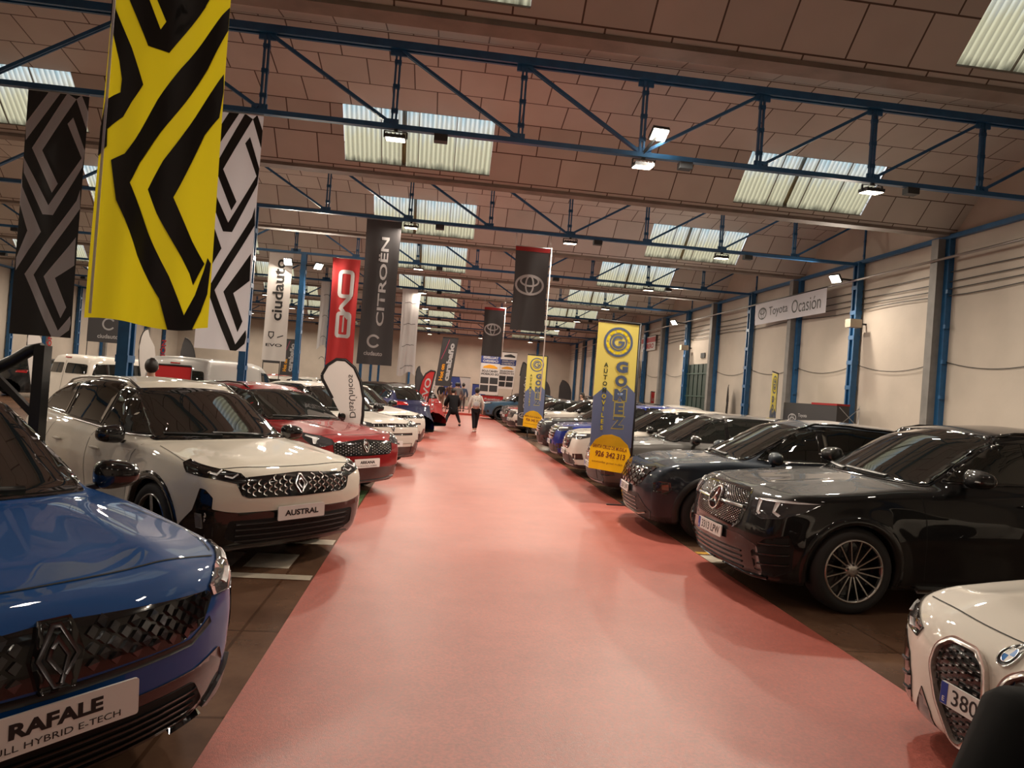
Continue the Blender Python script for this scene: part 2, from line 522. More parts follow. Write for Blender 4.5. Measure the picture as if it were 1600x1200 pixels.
        if kind == 'thin':                  # many thin straight spokes
            for k in range(n):
                t = 2*pi*(k+.5)/n
                a = Vector((.04*cos(t), h-.04, .04*sin(t))); b = Vector(((rim_r-.01)*cos(t), h-.012, (rim_r-.01)*sin(t)))
                add_bar(bm, a, b, .011, .03, up=Vector((0,1,0)))
        elif kind == 'pair':
            for k in range(n):
                for dt in (-.13, .13):
                    t = 2*pi*k/n+pi/2
                    a = Vector((.05*cos(t+dt*.5), h-.035, .05*sin(t+dt*.5))); b = Vector(((rim_r-.01)*cos(t+dt*1.25), h-.012, (rim_r-.01)*sin(t+dt*1.25)))
                    add_bar(bm, a, b, .022, .03, up=Vector((0,1,0)))
        else:
            for k in range(n):
                t = 2*pi*k/n+pi/2
                a = Vector((.04*cos(t), h-.035, .04*sin(t))); b = Vector(((rim_r-.01)*cos(t), h-.014, (rim_r-.01)*sin(t)))
                add_bar(bm, a, b, .05, .03, up=Vector((0,1,0)))
        add_lathe(bm, [(.075, h-.09), (.07, h-.035), (.055, h-.022), (.03, h-.02), (.001, h-.018)], 20, 'Y')
        for k in range(5):
            t = 2*pi*k/5+.3
            add_lathe(bm, [(.009, h-.03), (.009, h-.016), (.001, h-.014)], 8, 'Y', c=(.052*cos(t), 0, .052*sin(t)), mi=1)
        ty = tyre
        mt = bpy.data.meshes.new('tyre'); bmesh.ops.recalc_face_normals(ty, faces=ty.faces); ty.to_mesh(mt); ty.free(); mt.materials.append(RUBBER)
        mr = bpy.data.meshes.new('rim'); bmesh.ops.recalc_face_normals(bm, faces=bm.faces); bm.to_mesh(mr); bm.free()
        mr.materials.append(rim_mat); mr.materials.append(BLACKGLOSS)
        for xw in self.F.wheels:
            for s in (1, -1):
                t = link(bpy.data.objects.new('wheel', mt), self.root)
                t.location = self.T((xw, s*(W2-w/2-.005-yin), R)); t.rotation_euler = (0, 0, 0 if s > 0 else pi)
                r = link(bpy.data.objects.new('rim', mr), t)
    def arches(self, m, w=.07, off=.006):
        sp = self.sp
        for xw in self.F.wheels:
            R1 = sp['Ra']-.012; R2 = sp['Ra']+w
            a0 = math.asin(max(-1, (sp['ground']+.03-sp['R'])/R2)); N = 22
            for s in (1, -1):
                fn = self.m_left if s > 0 else self.m_right
                bm = bmesh.new(); rows = []
                for k in range(N+1):
                    t = a0+(pi-2*a0)*k/N; c, sn = cos(t), sin(t)
                    yo = fn(xw+R2*c, sp['R']+R2*sn)[0].y
                    ym = fn(xw+(sp['Ra']+.03)*c, sp['R']+(sp['Ra']+.03)*sn)[0].y
                    yo = s*min(abs(yo), abs(ym)+.03); ym = s*max(abs(ym), abs(yo)-.01)
                    P = [(R2+.004, yo-s*.02), (R2, yo+s*off), (sp['Ra']+.02, ym+s*(off+.006)), (R1, ym+s*(off+.002)), (R1-.004, ym-s*.05)]
                    rows.append([bm.verts.new(self.T((xw+r*c, y, sp['R']+r*sn))) for r, y in P])
                for a, b in zip(rows, rows[1:]):
                    for q in range(4):
                        f = bm.faces.new((a[q], a[q+1], b[q+1], b[q])); f.smooth = True
                bm_obj('wheel_arch_trim', bm, m, self.root)
    def mirrors(self, x, y, z, m, s=(.10,.13,.085)):
        for sd in (1, -1):
            bm = bmesh.new()
            bmesh.ops.create_uvsphere(bm, u_segments=20, v_segments=12, radius=1)
            for v in bm.verts:
                c = v.co; p = Vector((abs(c.x)**.75*(1 if c.x > 0 else -1), abs(c.y)**.7*(1 if c.y > 0 else -1), abs(c.z)**.7*(1 if c.z > 0 else -1)))
                X = p.x*s[0]*(1 if p.x > 0 else .45); v.co = Vector((X-.03*p.y*sd*0, p.y*s[1], p.z*s[2]*(1-.18*p.y*sd)))
            o = bm_obj('mirror', bm, m, self.root, smooth=True)
            o.location = self.T((x, sd*y, z)); o.rotation_euler = (0, 0, -sd*.12)
            bm = bmesh.new(); add_bar(bm, (-.02, -sd*(s[1]+.08), -s[2]*.9-.01), (.0, -sd*s[1]*.35, -s[2]*.72), .05, .03)
            bm_obj('mirror_stalk', bm, BLACKPLAST, o)
            bm = bmesh.new(); bmesh.ops.create_uvsphere(bm, u_segments=16, v_segments=8, radius=1)
            for v in bm.verts: v.co = Vector((v.co.x*.004-s[0]*.44, v.co.y*s[1]*.86, v.co.z*s[2]*.80))
            bm_obj('mirror_glass', bm, CHROME, o, smooth=True)
    def windshield(self, zb, zt, yb, yt, m=GLASS, frame=True):
        cr = .022
        x_cowl = self.sp['roof'][1][0]-.06
        def low_z(y, z):                   # lowest height at this width that still meets the glass, not the bonnet
            for _ in range(40):
                if self.m_front(y, z)[0].x > x_cowl: return z
                z += .005
            return z
        bot = [(yb*q, low_z(yb*q, zb+cr*(1-q*q)-.008)+.006) for q in (-1,-.75,-.5,-.25,0,.25,.5,.75,1)]
        fb = [(u*1.03, v-.010) for u, v in bot]
        topc = [(yt*q, zt+.038*(1-q*q)) for q in (1,.75,.5,.25,0,-.25,-.5,-.75,-1)]
        pts = bot+topc
        if frame:
            fp = fb+[(u*1.04, v+.022) for u, v in topc]
            self.patch('windshield_frame', rounded(fp, .03), 'front', BLACKGLOSS, off=.005, thick=.01, step=.045)
        ws = self.patch('windshield', rounded(pts, .05), 'front', m, off=.010, thick=.006, step=.045)
        for a, b in (((.55*yb, zb+.022), (-.25*yb, zb+.045)), ((-.15*yb, zb+.026), (-.85*yb, zb+.035))):
            a, b = [(p[0], low_z(p[0], p[1])+.006) for p in (a, b)]
            self.patch('wiper', strips([a, ((a[0]+b[0])/2, (a[1]+b[1])/2+.004), b], .014), 'front', BLACKPLAST, off=.022, thick=.01, step=.1)
        return ws
    def side_windows(self, outline, pillars, trim=None, m=GLASS):
        """outline in side view; pillars = x pairs (x at bottom, x at top, width) that divide it"""
        if trim:
            zlo = min(p[1] for p in outline)
            low = sorted([p for p in outline if p[1] < zlo+.02+.05*(p[0]-outline[0][0])/2.0], key=lambda p: p[0])
            if len(low) > 1: low[0] = (low[0][0]+.10, low[0][1]+.002)
            if len(low) > 1: self.both('window_trim', strips([(x, z-.002) for x, z in low], .014), trim, off=.012, thick=.01, step=.15)
        self.both('window_frame', rounded([p for p in outline], .03), BLACKGLOSS, off=.005, thick=.01, step=.08)
        zs = [p[1] for p in outline]; z0, z1 = min(zs), max(zs)
        cx = sum(p[0] for p in outline)/len(outline); cz = sum(p[1] for p in outline)/len(outline)
        inner = inset(outline, .022)
        pieces = [inner]
        for (xb, xt, w) in pillars:
            new = []
            for pc in pieces:
                a = clip_half(pc, (xb-w/2, z0), (xt-w/2, z1), True); b = clip_half(pc, (xb+w/2, z0), (xt+w/2, z1), False)
                new += [q for q in (a, b) if q and len(q) > 2 and abs(area(q)) > .004]
            pieces = new
        for pc in pieces:
            self.both('side_window', rounded(pc, .02), m, off=.010, thick=.008, step=.08)
    def seam(self, pts, mode='side', w=.007, name='panel_seam', m=SEAM):
        ps = strips(pts, w)
        if mode == 'side': self.both(name, ps, m, off=.002, thick=0, step=.05)
        else: self.patch(name, ps, mode, m, off=.003, thick=0, step=.04)
    def handles(self, xs, z, m):
        for x in xs:
            for s in (1, -1):
                p, n = (self.m_left if s > 0 else self.m_right)(x, z)
                bm = bmesh.new(); bmesh.ops.create_uvsphere(bm, u_segments=14, v_segments=8, radius=1)
                for v in bm.verts: v.co = Vector((v.co.x*.11, v.co.y*.018, v.co.z*.017))
                o = bm_obj('door_handle', bm, m, self.root, smooth=True); o.location = self.T(p+n*.02)
                bm = bmesh.new(); 
    def rails(self, x0, x1, y, m, h=.03):
        for s in (1, -1):
            pts = []
            for k in range(9):
                x = x0+(x1-x0)*k/8; yy = y-.03*abs(k-4)/4
                p, n = self.m_top(x, s*yy); pts.append(self.T(p+Vector((0,0,h if 0 < k < 8 else .0))))
            bm = bmesh.new(); add_tube(bm, pts, .014, 8); bm_obj('roof_rail', bm, m, self.root)
    def plate(self, z, w=.52, h=.11, text='', sub=None, m=PLATE, tilt=.05, eu=False, y=0., gap=.012, txt_h=.075, bold=.01, txt_w=None):
        xs = [self.m_front(y+d*w/2, z)[0].x for d in (-1, 0, 1)]
        x = min(xs)-gap
        o = bpy.data.objects.new('licence_plate', None)
        bm = bmesh.new()
        extrude_poly(bm, rounded([(-w/2, -h/2), (w/2, -h/2), (w/2, h/2), (-w/2, h/2)], .012), 0, .012, 'XY')
        # local: X right as seen from the front, Y up, Z towards the viewer
        o = bm_obj('licence_plate', bm, m, self.root)
        M = Matrix(((0,0,1),(1,0,0),(0,1,0))).to_4x4()
        o.matrix_local = Matrix.Translation(self.T((x, y, z))) @ M @ Matrix.Rotation(-tilt, 4, 'X')
        if text:
            dx = .022 if eu else 0
            tp = fit_text(text, txt_w or w*(.80 if eu else .60), txt_h, bold=bold)
            tp = xf(tp, dx, .0 if not sub else h*.12)
            if sub: tp += xf(fit_text(sub, w*.76, h*.17, bold=.0), 0, -h*.30)
            b2 = polys_bm(tp, None)
            for v in b2.verts: v.co.z = .0135
            bm_obj('plate_text', b2, INK, o)
        if eu:
            b2 = bmesh.new(); add_box(b2, (-w/2+.024, 0, .0125), (.042, h*.94, .003)); bm_obj('country_band', b2, EUBLUE, o)
            b2 = polys_bm(xf(fit_text('E', h=.025, bold=.02), -w/2+.024, -h*.25)); 
            for v in b2.verts: v.co.z = .0150
            bm_obj('country_letter', b2, PLATE, o)
        return o
def area(p): return .5*sum(p[i-1][0]*p[i][1]-p[i][0]*p[i-1][1] for i in range(len(p)))
def inset(p, d):
    if area(p) < 0: p = p[::-1]
    N = len(p); out = []
    for i in range(N):
        a = Vector(p[i-1]); b = Vector(p[i]); c = Vector(p[(i+1) % N])
        d0 = (b-a).normalized(); d1 = (c-b).normalized()
        n0 = Vector((-d0.y, d0.x)); n1 = Vector((-d1.y, d1.x)); n = (n0+n1)
        n.normalize(); k = d/max(.35, n.dot(n0))
        out.append(tuple(b+n*k))
    return out
def clip_half(p, a, b, left):
    """keep the part on smaller x (left=True) of line a-b"""
    def side(q):
        s = (b[0]-a[0])*(q[1]-a[1])-(b[1]-a[1])*(q[0]-a[0])   # >0 -> left of a->b (smaller x when b above a)
        return s if left else -s
    out = []
    for i in range(len(p)):
        q0 = p[i-1]; q1 = p[i]; s0 = side(q0); s1 = side(q1)
        if (s0 >= 0) != (s1 >= 0):
            t = s0/(s0-s1); out.append((q0[0]+(q1[0]-q0[0])*t, q0[1]+(q1[1]-q0[1])*t))
        if s1 >= 0: out.append(q1)
    return out
def diamond(cx, cz, w, h):
    return [(cx, cz+h/2), (cx+w/2, cz), (cx, cz-h/2), (cx-w/2, cz)]
def renault_logo(cx, cz, h, w=None):
    """two nested open lozenges drawn as bands"""
    w = w or h*.80; t = w*.105; o = h*.5; q = w*.5
    P = strips([(cx+w*.07, cz-o), (cx-w*.10, cz-o), (cx-q, cz), (cx-w*.10, cz+o), (cx+w*.10, cz+o), (cx+q, cz), (cx+w*.16, cz-o*.66)], t)
    P += strips([(cx-w*.16, cz+o*.34), (cx-w*.24, cz), (cx+w*.07, cz-o*.60)], t)
    P += strips([(cx+w*.07, cz-o), (cx+w*.26, cz), (cx+w*.0, cz+o*.62), (cx-w*.16, cz+o*.34)], t)
    return P
def place(root, F, deg):
    """front bumper centre F (x,y), heading in degrees; root origin = car centre"""
    L = root['_L']; a = radians(deg)
    root.location = (F[0]-L/2*cos(a), F[1]-L/2*sin(a), 0); root.rotation_euler = (0, 0, a)
    del root['_L']
def spec(**k):
    d = dict(BASE); d.update(k); return d
def new_car(label, sp, group=None, name='car'):
    r = thing(name, label, 'car', group=group); r['_L'] = sp['L']; return r

def chevrons(x0, x1, z0, z1, pw, ph, w, inside, skip=None, kind='<'):
    ps = []; col = 0; x = x0
    while x <= x1:
        z = z0+(ph/2 if col % 2 else 0)
        while z <= z1:
            s = 1 if x > 0 else -1
            if inside(x, z) and not (skip and skip(x, z)):
                if kind == '<': ps += strips([(x-s*pw*.26, z+ph*.44), (x+s*pw*.30, z+ph*.17), (x+s*pw*.30, z-ph*.17), (x-s*pw*.26, z-ph*.44)], w)
                elif kind == 'o': ps.append(diamond(x, z, pw*.5, ph*.8))
                elif kind == 'dot': ps.append([(x-w, z-w), (x+w, z-w), (x+w, z+w), (x-w, z+w)])
                elif kind == 'bar': ps.append([(x-pw*.3, z-w), (x+pw*.3, z-w), (x+pw*.3, z+w), (x-pw*.3, z+w)])
                elif kind == 'vbar': ps.append([(x-w, z-ph*.42), (x+w*.2, z-ph*.36), (x+w, z+ph*.42), (x-w*.2, z+ph*.36)])
            z += ph
        x += pw; col += 1
    return ps
def in_poly(poly):
    def f(x, z):
        c = False
        for i in range(len(poly)):
            x0, z0 = poly[i-1]; x1, z1 = poly[i]
            if (z0 > z) != (z1 > z) and x < (x1-x0)*(z-z0)/(z1-z0)+x0: c = not c
        return c
    return f
def sym(half):
    """half polygon listed from centre-bottom outwards to centre-top, mirrored"""
    return [p for p in half]+[(-p[0], p[1]) for p in reversed(half) if abs(p[0]) > 1e-6]
def wpoly(c, pts):
    """front view (y,z) polygon, densified, to wrap coordinates"""
    out = []
    for i in range(len(pts)):
        a = pts[i]; b = pts[(i+1) % len(pts)]; n = max(1, int(hypot(b[0]-a[0], b[1]-a[1])/.1))
        for k in range(n):
            t = k/n; out.append((a[0]+(b[0]-a[0])*t, a[1]+(b[1]-a[1])*t))
    return c.WF(out, .06)
def wpolys(c, P): return [c.WF(p, .06) for p in P]

# ---------------------------------------------------------------- white estate-like SUV, left row second
def car_austral():
    sp = spec()
    root = new_car('cream white SUV with honeycomb grille and name board, left row', sp)
    white = paint('pearl_white_paint', (.74,.69,.60))
    c = Car(root, sp, h=.026, body_mat=white, clad=.26)
    c.wheels('spoke', 5, DARKCHROME); c.arches(BLACKGLOSS, .055)
    c.windshield(1.045, 1.46, .71, .58)
    c.side_windows([(1.32,1.06),(1.50,1.20),(2.02,1.455),(2.4,1.54),(3.0,1.54),(3.55,1.47),(3.98,1.33),(4.16,1.18),(4.05,1.15),(3.2,1.105),(2.0,1.065)],
                   [(2.32,2.27,.07),(3.28,3.34,.07)], trim=SATIN)
    # headlights
    c.wrap2('headlight', [(.03,.50,.80),(.04,.58,.87),(.15,.74,.905),(.42,.90,.955),(.46,.92,.93),(.38,.91,.86),(.16,.76,.83),(.06,.62,.79)], BLACKGLOSS, off=.004)
    for s in (1, -1):
        c.patch('daytime_lamp', wpolys(c, strips([(s*.60,.862),(s*.655,.835),(s*.73,.85)], .012)+strips([(s*.76,.895),(s*.81,.862),(s*.88,.875)], .014)), 'wrap', LED, off=.008, thick=.004)
    gp = sym([(0,.655),(.50,.665),(.56,.69),(.62,.80),(.60,.835),(0,.865)])
    g = c.patch('grille', rounded(wpoly(c, gp), .01), 'wrap', BLACKGLOSS, off=.003)
    ins = in_poly(inset(gp, .03))
    cells = chevrons(-.594, .62, .675, .87, .0495, .058, .010, ins, lambda x, z: abs(x) < .075)
    c.patch('grille_mesh', wpolys(c, cells), 'wrap', mat('grille_silver', (.42,.40,.38), .3, 1.), off=.010, thick=.006, parent=g, step=0)
    c.patch('badge', wpolys(c, renault_logo(0, .765, .15)), 'wrap', SATIN, off=.022, thick=.016, parent=g, step=0)
    # lower black bumper
    lb = sym([(0,.21),(.74,.21),(.885,.27),(.915,.40),(.90,.56),(.84,.575),(.66,.555),(.58,.545),(0,.545)])
    lb = [c.WF([p], .06)[0] for p in [(-.58,.545),(-.3,.545),(0,.545),(.3,.545),(.58,.545),(.70,.56)]]+c.W([(.12,.79,.585),(.10,.80,.68),(.14,.85,.745),(.18,.88,.755),(.21,.89,.66),(.25,.90,.56),(.42,.915,.42),(.46,.91,.24)])+c.WF([(.74,.21),(.4,.21),(0,.21),(-.4,.21),(-.74,.21)], .06)+c.W([(.46,-.91,.24),(.42,-.915,.42),(.25,-.90,.56),(.21,-.89,.66),(.18,-.88,.755),(.14,-.85,.745),(.10,-.80,.68),(.12,-.79,.585)])+c.WF([(-.70,.56)], .06)
    b = c.patch('lower_bumper', rounded(lb, .01), 'wrap', BLACKGLOSS, off=.004)
    bars = []
    for z in (.30,.35,.40,.45): bars += strips([(-.60,z),(0,z-.005),(.60,z)], .014)
    c.patch('air_intake', rounded(wpoly(c, sym([(0,.27),(.55,.27),(.70,.33),(.66,.48),(0,.48)])), .02), 'wrap', SEAM, off=.007, parent=b)
    c.patch('intake_slat', wpolys(c, bars), 'wrap', BLACKPLAST, off=.016, thick=.01, parent=b, step=.1)
    c.patch('skid_plate', wpolys(c, strips([(-.72,.225),(-.5,.245),(0,.25),(.5,.245),(.72,.225)], .035)), 'wrap', mat('skid_grey', (.16,.155,.15), .4, .6), off=.012, parent=b)
    for s in (1, -1):
        c.patch('vent_blade', [c.W([(.15,s*.865,.54),(.21,s*.895,.54),(.19,s*.885,.42),(.14,s*.85,.42)])], 'wrap', mat('vent_grey', (.20,.19,.18), .3, .3), off=.011, thick=.01)
    c.plate(.515, .50, .125, 'AUSTRAL', m=PLATEP, txt_h=.052, txt_w=.36, bold=.035, gap=.02)
    # hood shut line and door lines
    hl = [(.10,-.80+.0),(.10,-.5),(.085,0),(.10,.5),(.10,.80)]
    c.seam([(.15+.10*(abs(y)/.8)**2, y) for y in [k*.1 for k in range(-8, 9)]], 'top', .008, 'bonnet_gap')
    c.seam([(.30,.80),(.55,.835),(.85,.80),(1.1,.775)], 'top', .006, 'bonnet_gap'); c.seam([(.30,-.80),(.55,-.835),(.85,-.80),(1.1,-.775)], 'top', .006, 'bonnet_gap')
    c.seam([(1.50,.30),(1.44,.55),(1.38,.90),(1.28,1.04)]); c.seam([(2.36,.30),(2.38,.6),(2.33,1.06)]); c.seam([(3.15,.32),(3.35,.55),(3.42,.85),(3.32,1.1)])
    c.both('sill_cladding', [(1.40,.24),(3.12,.24),(3.12,.33),(1.40,.33)], BLACKPLAST, off=.006)
    c.handles([2.15, 3.08], .88, white)
    c.mirrors(1.62, 1.0, 1.07, BLACKGLOSS)
    c.rails(2.1, 4.0, .56, mat('rail_grey', (.25,.25,.24), .3, 1.))
    c.patch('rear_window', rounded([(-.6,1.15),(.6,1.15),(.5,1.42),(-.5,1.42)], .06), 'rear', GLASS, off=.005)
    for s in (1,-1): c.patch('tail_light', [(s*.35,.98),(s*.8,.96),(s*.8,1.04),(s*.35,1.03)], 'rear', REDLAMP, off=.006)
    return root

# ---------------------------------------------------------------- blue fastback SUV, nearest on the left
def car_rafale():
    sp = spec(L=4.71, W=1.87, H=1.60, xf=.95, wb=2.74, R=.365, Ra=.41,
        top=[(-.3,.72),(0,.82),(.12,.90),(.4,.965),(1.2,1.045),(2.0,1.07),(3.5,1.10),(4.3,1.12),(4.7,1.08)],
        roof=[(.8,.72),(1.12,.98),(2.05,1.50),(2.4,1.58),(2.9,1.60),(3.5,1.55),(4.1,1.38),(4.35,1.24),(4.65,1.0)],
        hw=[(0,.80),(.2,.86),(.5,.915),(1.0,.935),(3.8,.935),(4.4,.90),(4.7,.84)], dome=.022, domey=.52, fplan=.28)
    root = new_car('metallic blue SUV with black lattice grille and wide white name board, nearest on the left', sp)
    blue = paint('blue_metallic_paint', (.001,.062,.25), .0, .5)
    c = Car(root, sp, h=.024, body_mat=blue, clad=.25)
    c.wheels('spoke', 5, DARKCHROME); c.arches(BLACKGLOSS, .05)
    c.windshield(1.045, 1.46, .71, .57)
    c.side_windows([(1.40,1.06),(1.6,1.2),(2.1,1.455),(2.6,1.52),(3.2,1.51),(3.75,1.42),(4.1,1.26),(4.2,1.16),(3.2,1.105),(2.0,1.07)], [(2.42,2.37,.07),(3.38,3.42,.07)])
    hl = c.wrap2('headlight', [(.12,.70,.755),(.10,.70,.80),(.14,.80,.86),(.34,.915,.925),(.42,.925,.905),(.30,.915,.83),(.18,.85,.745)], mat('headlamp_lens', (.16,.16,.17), .06, .5, coat=1.), off=.010)
    for k, s in enumerate((1, -1)):
        c.patch('daytime_lamp', [c.W(p) for p in ([(.15,s*.77,.80),(.20,s*.83,.84),(.24,s*.87,.83),(.17,s*.80,.78)], [(.22,s*.85,.87),(.30,s*.90,.895),(.33,s*.915,.88),(.25,s*.87,.855)])], 'wrap', LED, off=.015, thick=.005, parent=hl[k])
    gp = sym([(0,.615),(.50,.620),(.64,.66),(.735,.76),(.70,.785),(0,.825)])
    g = c.patch('grille', rounded(wpoly(c, gp), .01), 'wrap', BLACKGLOSS, off=.003)
    ins = in_poly(inset(gp, .02)); cells = []
    pit = .040; hh = .056
    for i in range(-19, 20):
        for j in range(8):
            x = i*pit; z = .625+j*hh*.5
            if (i+j) % 2: continue
            if ins(x, z) and abs(x) > .10:
                cells.append([(x-pit*.62, z), (x-pit*.05, z+hh*.40), (x+pit*.40, z+hh*.10), (x-pit*.1, z-hh*.40)])
    for s in (1, -1):
        c.patch('grille_mesh', wpolys(c, [p for p in cells if p[0][0]*s > 0]), 'wrap', mat('grille_gloss', (.10,.105,.12), .12, .9, coat=1.), off=.016, thick=.014, parent=g, step=0, smooth=False)
    bp = c.patch('badge_base', wpolys(c, [[(-.085,.715),(-.055,.60),(.055,.60),(.085,.715),(.055,.83),(-.055,.83)]]), 'wrap', BLACKGLOSS, off=.020, thick=.02, parent=g, step=.03)
    c.patch('badge', wpolys(c, renault_logo(0, .715, .185, .125)), 'wrap', mat('badge_dark', (.07,.065,.07), .35, .7), off=.028, thick=.01, parent=g, step=0)
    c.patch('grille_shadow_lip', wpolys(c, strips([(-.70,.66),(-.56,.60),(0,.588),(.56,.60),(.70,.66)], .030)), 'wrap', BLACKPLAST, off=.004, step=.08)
    lb = sym([(0,.20),(.70,.20),(.84,.30),(.86,.42),(.80,.515),(.60,.475),(0,.465)])
    b = c.patch('lower_bumper', rounded(wpoly(c, lb), .015), 'wrap', mat('gloss_dark', (.016,.012,.013), .15, coat=.8), off=.006)
    c.patch('air_intake', rounded(wpoly(c, sym([(0,.24),(.58,.24),(.72,.30),(.60,.42),(0,.42)])), .02), 'wrap', SEAM, off=.010, parent=b)
    bars = []
    for z in (.265,.295,.325,.355,.385): bars += strips([(-.62,z),(-.3,z-.005),(0,z-.006),(.3,z-.005),(.62,z)], .011)
    c.patch('intake_slat', wpolys(c, bars), 'wrap', BLACKGLOSS, off=.022, thick=.012, parent=b, step=.1)
    c.patch('splitter', wpolys(c, strips([(-.80,.205),(-.5,.20),(0,.195),(.5,.20),(.80,.205)], .03)), 'wrap', BLACKGLOSS, off=.03, thick=.03, parent=b)
    c.wrap2('corner_blade', [(.12,.72,.255),(.16,.80,.36),(.22,.865,.43),(.235,.875,.37),(.19,.84,.28),(.15,.78,.235)], mat('blade_grey', (.17,.17,.18), .28, .9), off=.022, thick=.025)
    c.wrap2('side_vent', [(.30,.91,.40),(.24,.885,.55),(.26,.90,.74),(.31,.915,.76),(.33,.925,.60),(.36,.93,.45)], BLACKGLOSS, off=.010, thick=.02)
    c.plate(.500, .56, .135, 'RAFALE', sub='FULL HYBRID E-TECH', m=PLATEP, txt_h=.052, txt_w=.30, bold=.045, gap=.03, tilt=.08)
    c.seam([(.20+.11*(abs(y)/.85)**2, y) for y in [k*.085 for k in range(-9, 10)]], 'top', .008, 'bonnet_gap')
    for s in (1, -1):
        c.seam([(.33,s*.78),(.6,s*.83),(.9,s*.80),(1.15,s*.77)], 'top', .006, 'bonnet_gap')
    c.seam([(1.55,.30),(1.49,.55),(1.43,.90),(1.36,1.05)]); c.seam([(2.46,.30),(2.48,.6),(2.43,1.07)])
    c.both('sill_cladding', [(1.45,.24),(3.2,.24),(3.2,.33),(1.45,.33)], BLACKPLAST)
    c.mirrors(1.70, 1.02, 1.075, BLACKGLOSS)
    c.patch('rear_window', rounded([(-.6,1.12),(.6,1.12),(.5,1.32),(-.5,1.32)], .06), 'top', GLASS, off=.005) if False else None
    return root

# ---------------------------------------------------------------- black SUV, right row
def car_gle():
    sp = spec(L=4.92, W=1.95, H=1.76, xf=.90, wb=2.995, R=.385, Ra=.425, ground=.21,
        top=[(-.3,.80),(0,.94),(.12,1.00),(.4,1.06),(1.4,1.17),(2.1,1.19),(3.6,1.21),(4.4,1.22),(4.9,1.17)],
        roof=[(1.0,.80),(1.38,1.13),(2.2,1.60),(2.6,1.72),(3.1,1.76),(3.7,1.75),(4.3,1.66),(4.55,1.50),(4.85,1.12)],
        hw=[(0,.80),(.2,.87),(.55,.94),(1.0,.972),(3.9,.972),(4.5,.94),(4.9,.87)],
        sz=[(.15,.90),(.30,.955),(.48,.985),(.66,1.0),(.85,1.0),(1.02,.975),(1.13,.93),(1.3,.88)],
        fx=[(.15,.16),(.28,.05),(.45,.0),(.65,.0),(.85,.035),(1.0,.13),(1.1,.40)],
        wc0=.86, wc1=.64, fplan=.24, dome=.016, domey=.42, hoodcrown=.06)
    root = new_car('black SUV with star badge, chrome-dotted grille and many-spoked silver wheels', sp)
    blk = paint('black_paint', (.003,.003,.0035))
    c = Car(root, sp, h=.026, body_mat=blk, clad=.26, lower_mat=BLACKGLOSS)
    c.wheels('thin', 16, mat('rim_silver', (.50,.47,.45), .25, 1.), rr=.73); c.arches(blk, .06)
    c.windshield(1.16, 1.62, .78, .64)
    c.side_windows([(1.80,1.195),(1.98,1.33),(2.42,1.585),(2.9,1.66),(3.6,1.66),(4.2,1.58),(4.5,1.40),(4.45,1.28),(3.4,1.22),(2.2,1.195)], [(2.80,2.76,.08),(3.82,3.86,.08)], trim=None)
    hl = c.wrap2('headlight', [(.10,.58,.80),(.07,.56,.90),(.16,.68,.955),(.36,.86,.965),(.56,.955,.955),(.44,.93,.885),(.26,.84,.80),(.16,.70,.765)], mat('headlamp_clear', (.05,.05,.055), .05, .2, coat=1.), off=.007)
    for k, s in enumerate((1, -1)):
        c.patch('daytime_lamp', [c.W(p) for p in ([(.10,s*.60,.93),(.17,s*.69,.945),(.36,s*.87,.955),(.53,s*.95,.953),(.34,s*.86,.938),(.18,s*.69,.925)],
            [(.13,s*.63,.925),(.15,s*.66,.925),(.15,s*.665,.83),(.16,s*.68,.815),(.16,s*.66,.80),(.14,s*.64,.82)], [(.24,s*.77,.93),(.27,s*.80,.93),(.25,s*.785,.85),(.29,s*.81,.83),(.28,s*.80,.81),(.24,s*.765,.84)])], 'wrap', LED, off=.013, thick=.005, parent=hl[k])
    gp = sym([(0,.62),(.38,.62),(.47,.68),(.54,.84),(.50,.98),(.46,1.0),(0,1.015)])
    g = c.patch('grille', rounded(wpoly(c, gp), .015), 'wrap', BLACKGLOSS, off=.003)
    ins = in_poly(inset(gp, .035))
    dots = []
    for i in range(-24, 25):
        for j in range(-12, 12):
            x = i*.022; z = .83+j*.024+(.012 if i % 2 else 0)
            if ins(x, z) and abs(z-.83) > .03 and hypot(x, z-.83) > .13: dots.append([(x-.0048,z-.0048),(x+.0048,z-.0048),(x+.0048,z+.0048),(x-.0048,z+.0048)])
    for s in (1, -1): c.patch('grille_studs', wpolys(c, [d for d in dots if (d[0][0]+.001)*s > 0]), 'wrap', CHROME, off=.010, thick=.006, parent=g, step=0)
    c.patch('grille_bar', wpolys(c, strips([(.12,.83),(.49,.83)], .022)+strips([(-.12,.83),(-.49,.83)], .022)), 'wrap', CHROME, off=.020, thick=.015, parent=g, step=.06)
    star = ring(0, .83, .105, .014, 28)
    for t in (90, 210, 330):
        a = radians(t); b1 = a+pi/2
        star.append([(.012*cos(b1), .83+.012*sin(b1)), (.10*cos(a), .83+.10*sin(a)), (-.012*cos(b1), .83-.012*sin(b1))])
    c.patch('badge', wpolys(c, star), 'wrap', CHROME, off=.036, thick=.012, parent=g, step=0)
    lb = c.patch('lower_bumper', rounded(wpoly(c, sym([(0,.22),(.70,.22),(.80,.28),(.74,.52),(.48,.58),(0,.58)])), .03), 'wrap', BLACKGLOSS, off=.006)
    bars = []
    for z in (.28,.33,.38,.43): bars += strips([(-.52,z),(0,z-.004),(.52,z)], .013)
    c.patch('intake_slat', wpolys(c, bars), 'wrap', BLACKPLAST, off=.016, parent=lb, step=.1)
    c.patch('splitter', wpolys(c, strips([(-.85,.25),(-.5,.225),(0,.22),(.5,.225),(.85,.25)], .022)), 'wrap', mat('lip_dark_chrome', (.10,.10,.11), .15, 1.), off=.02, parent=lb)
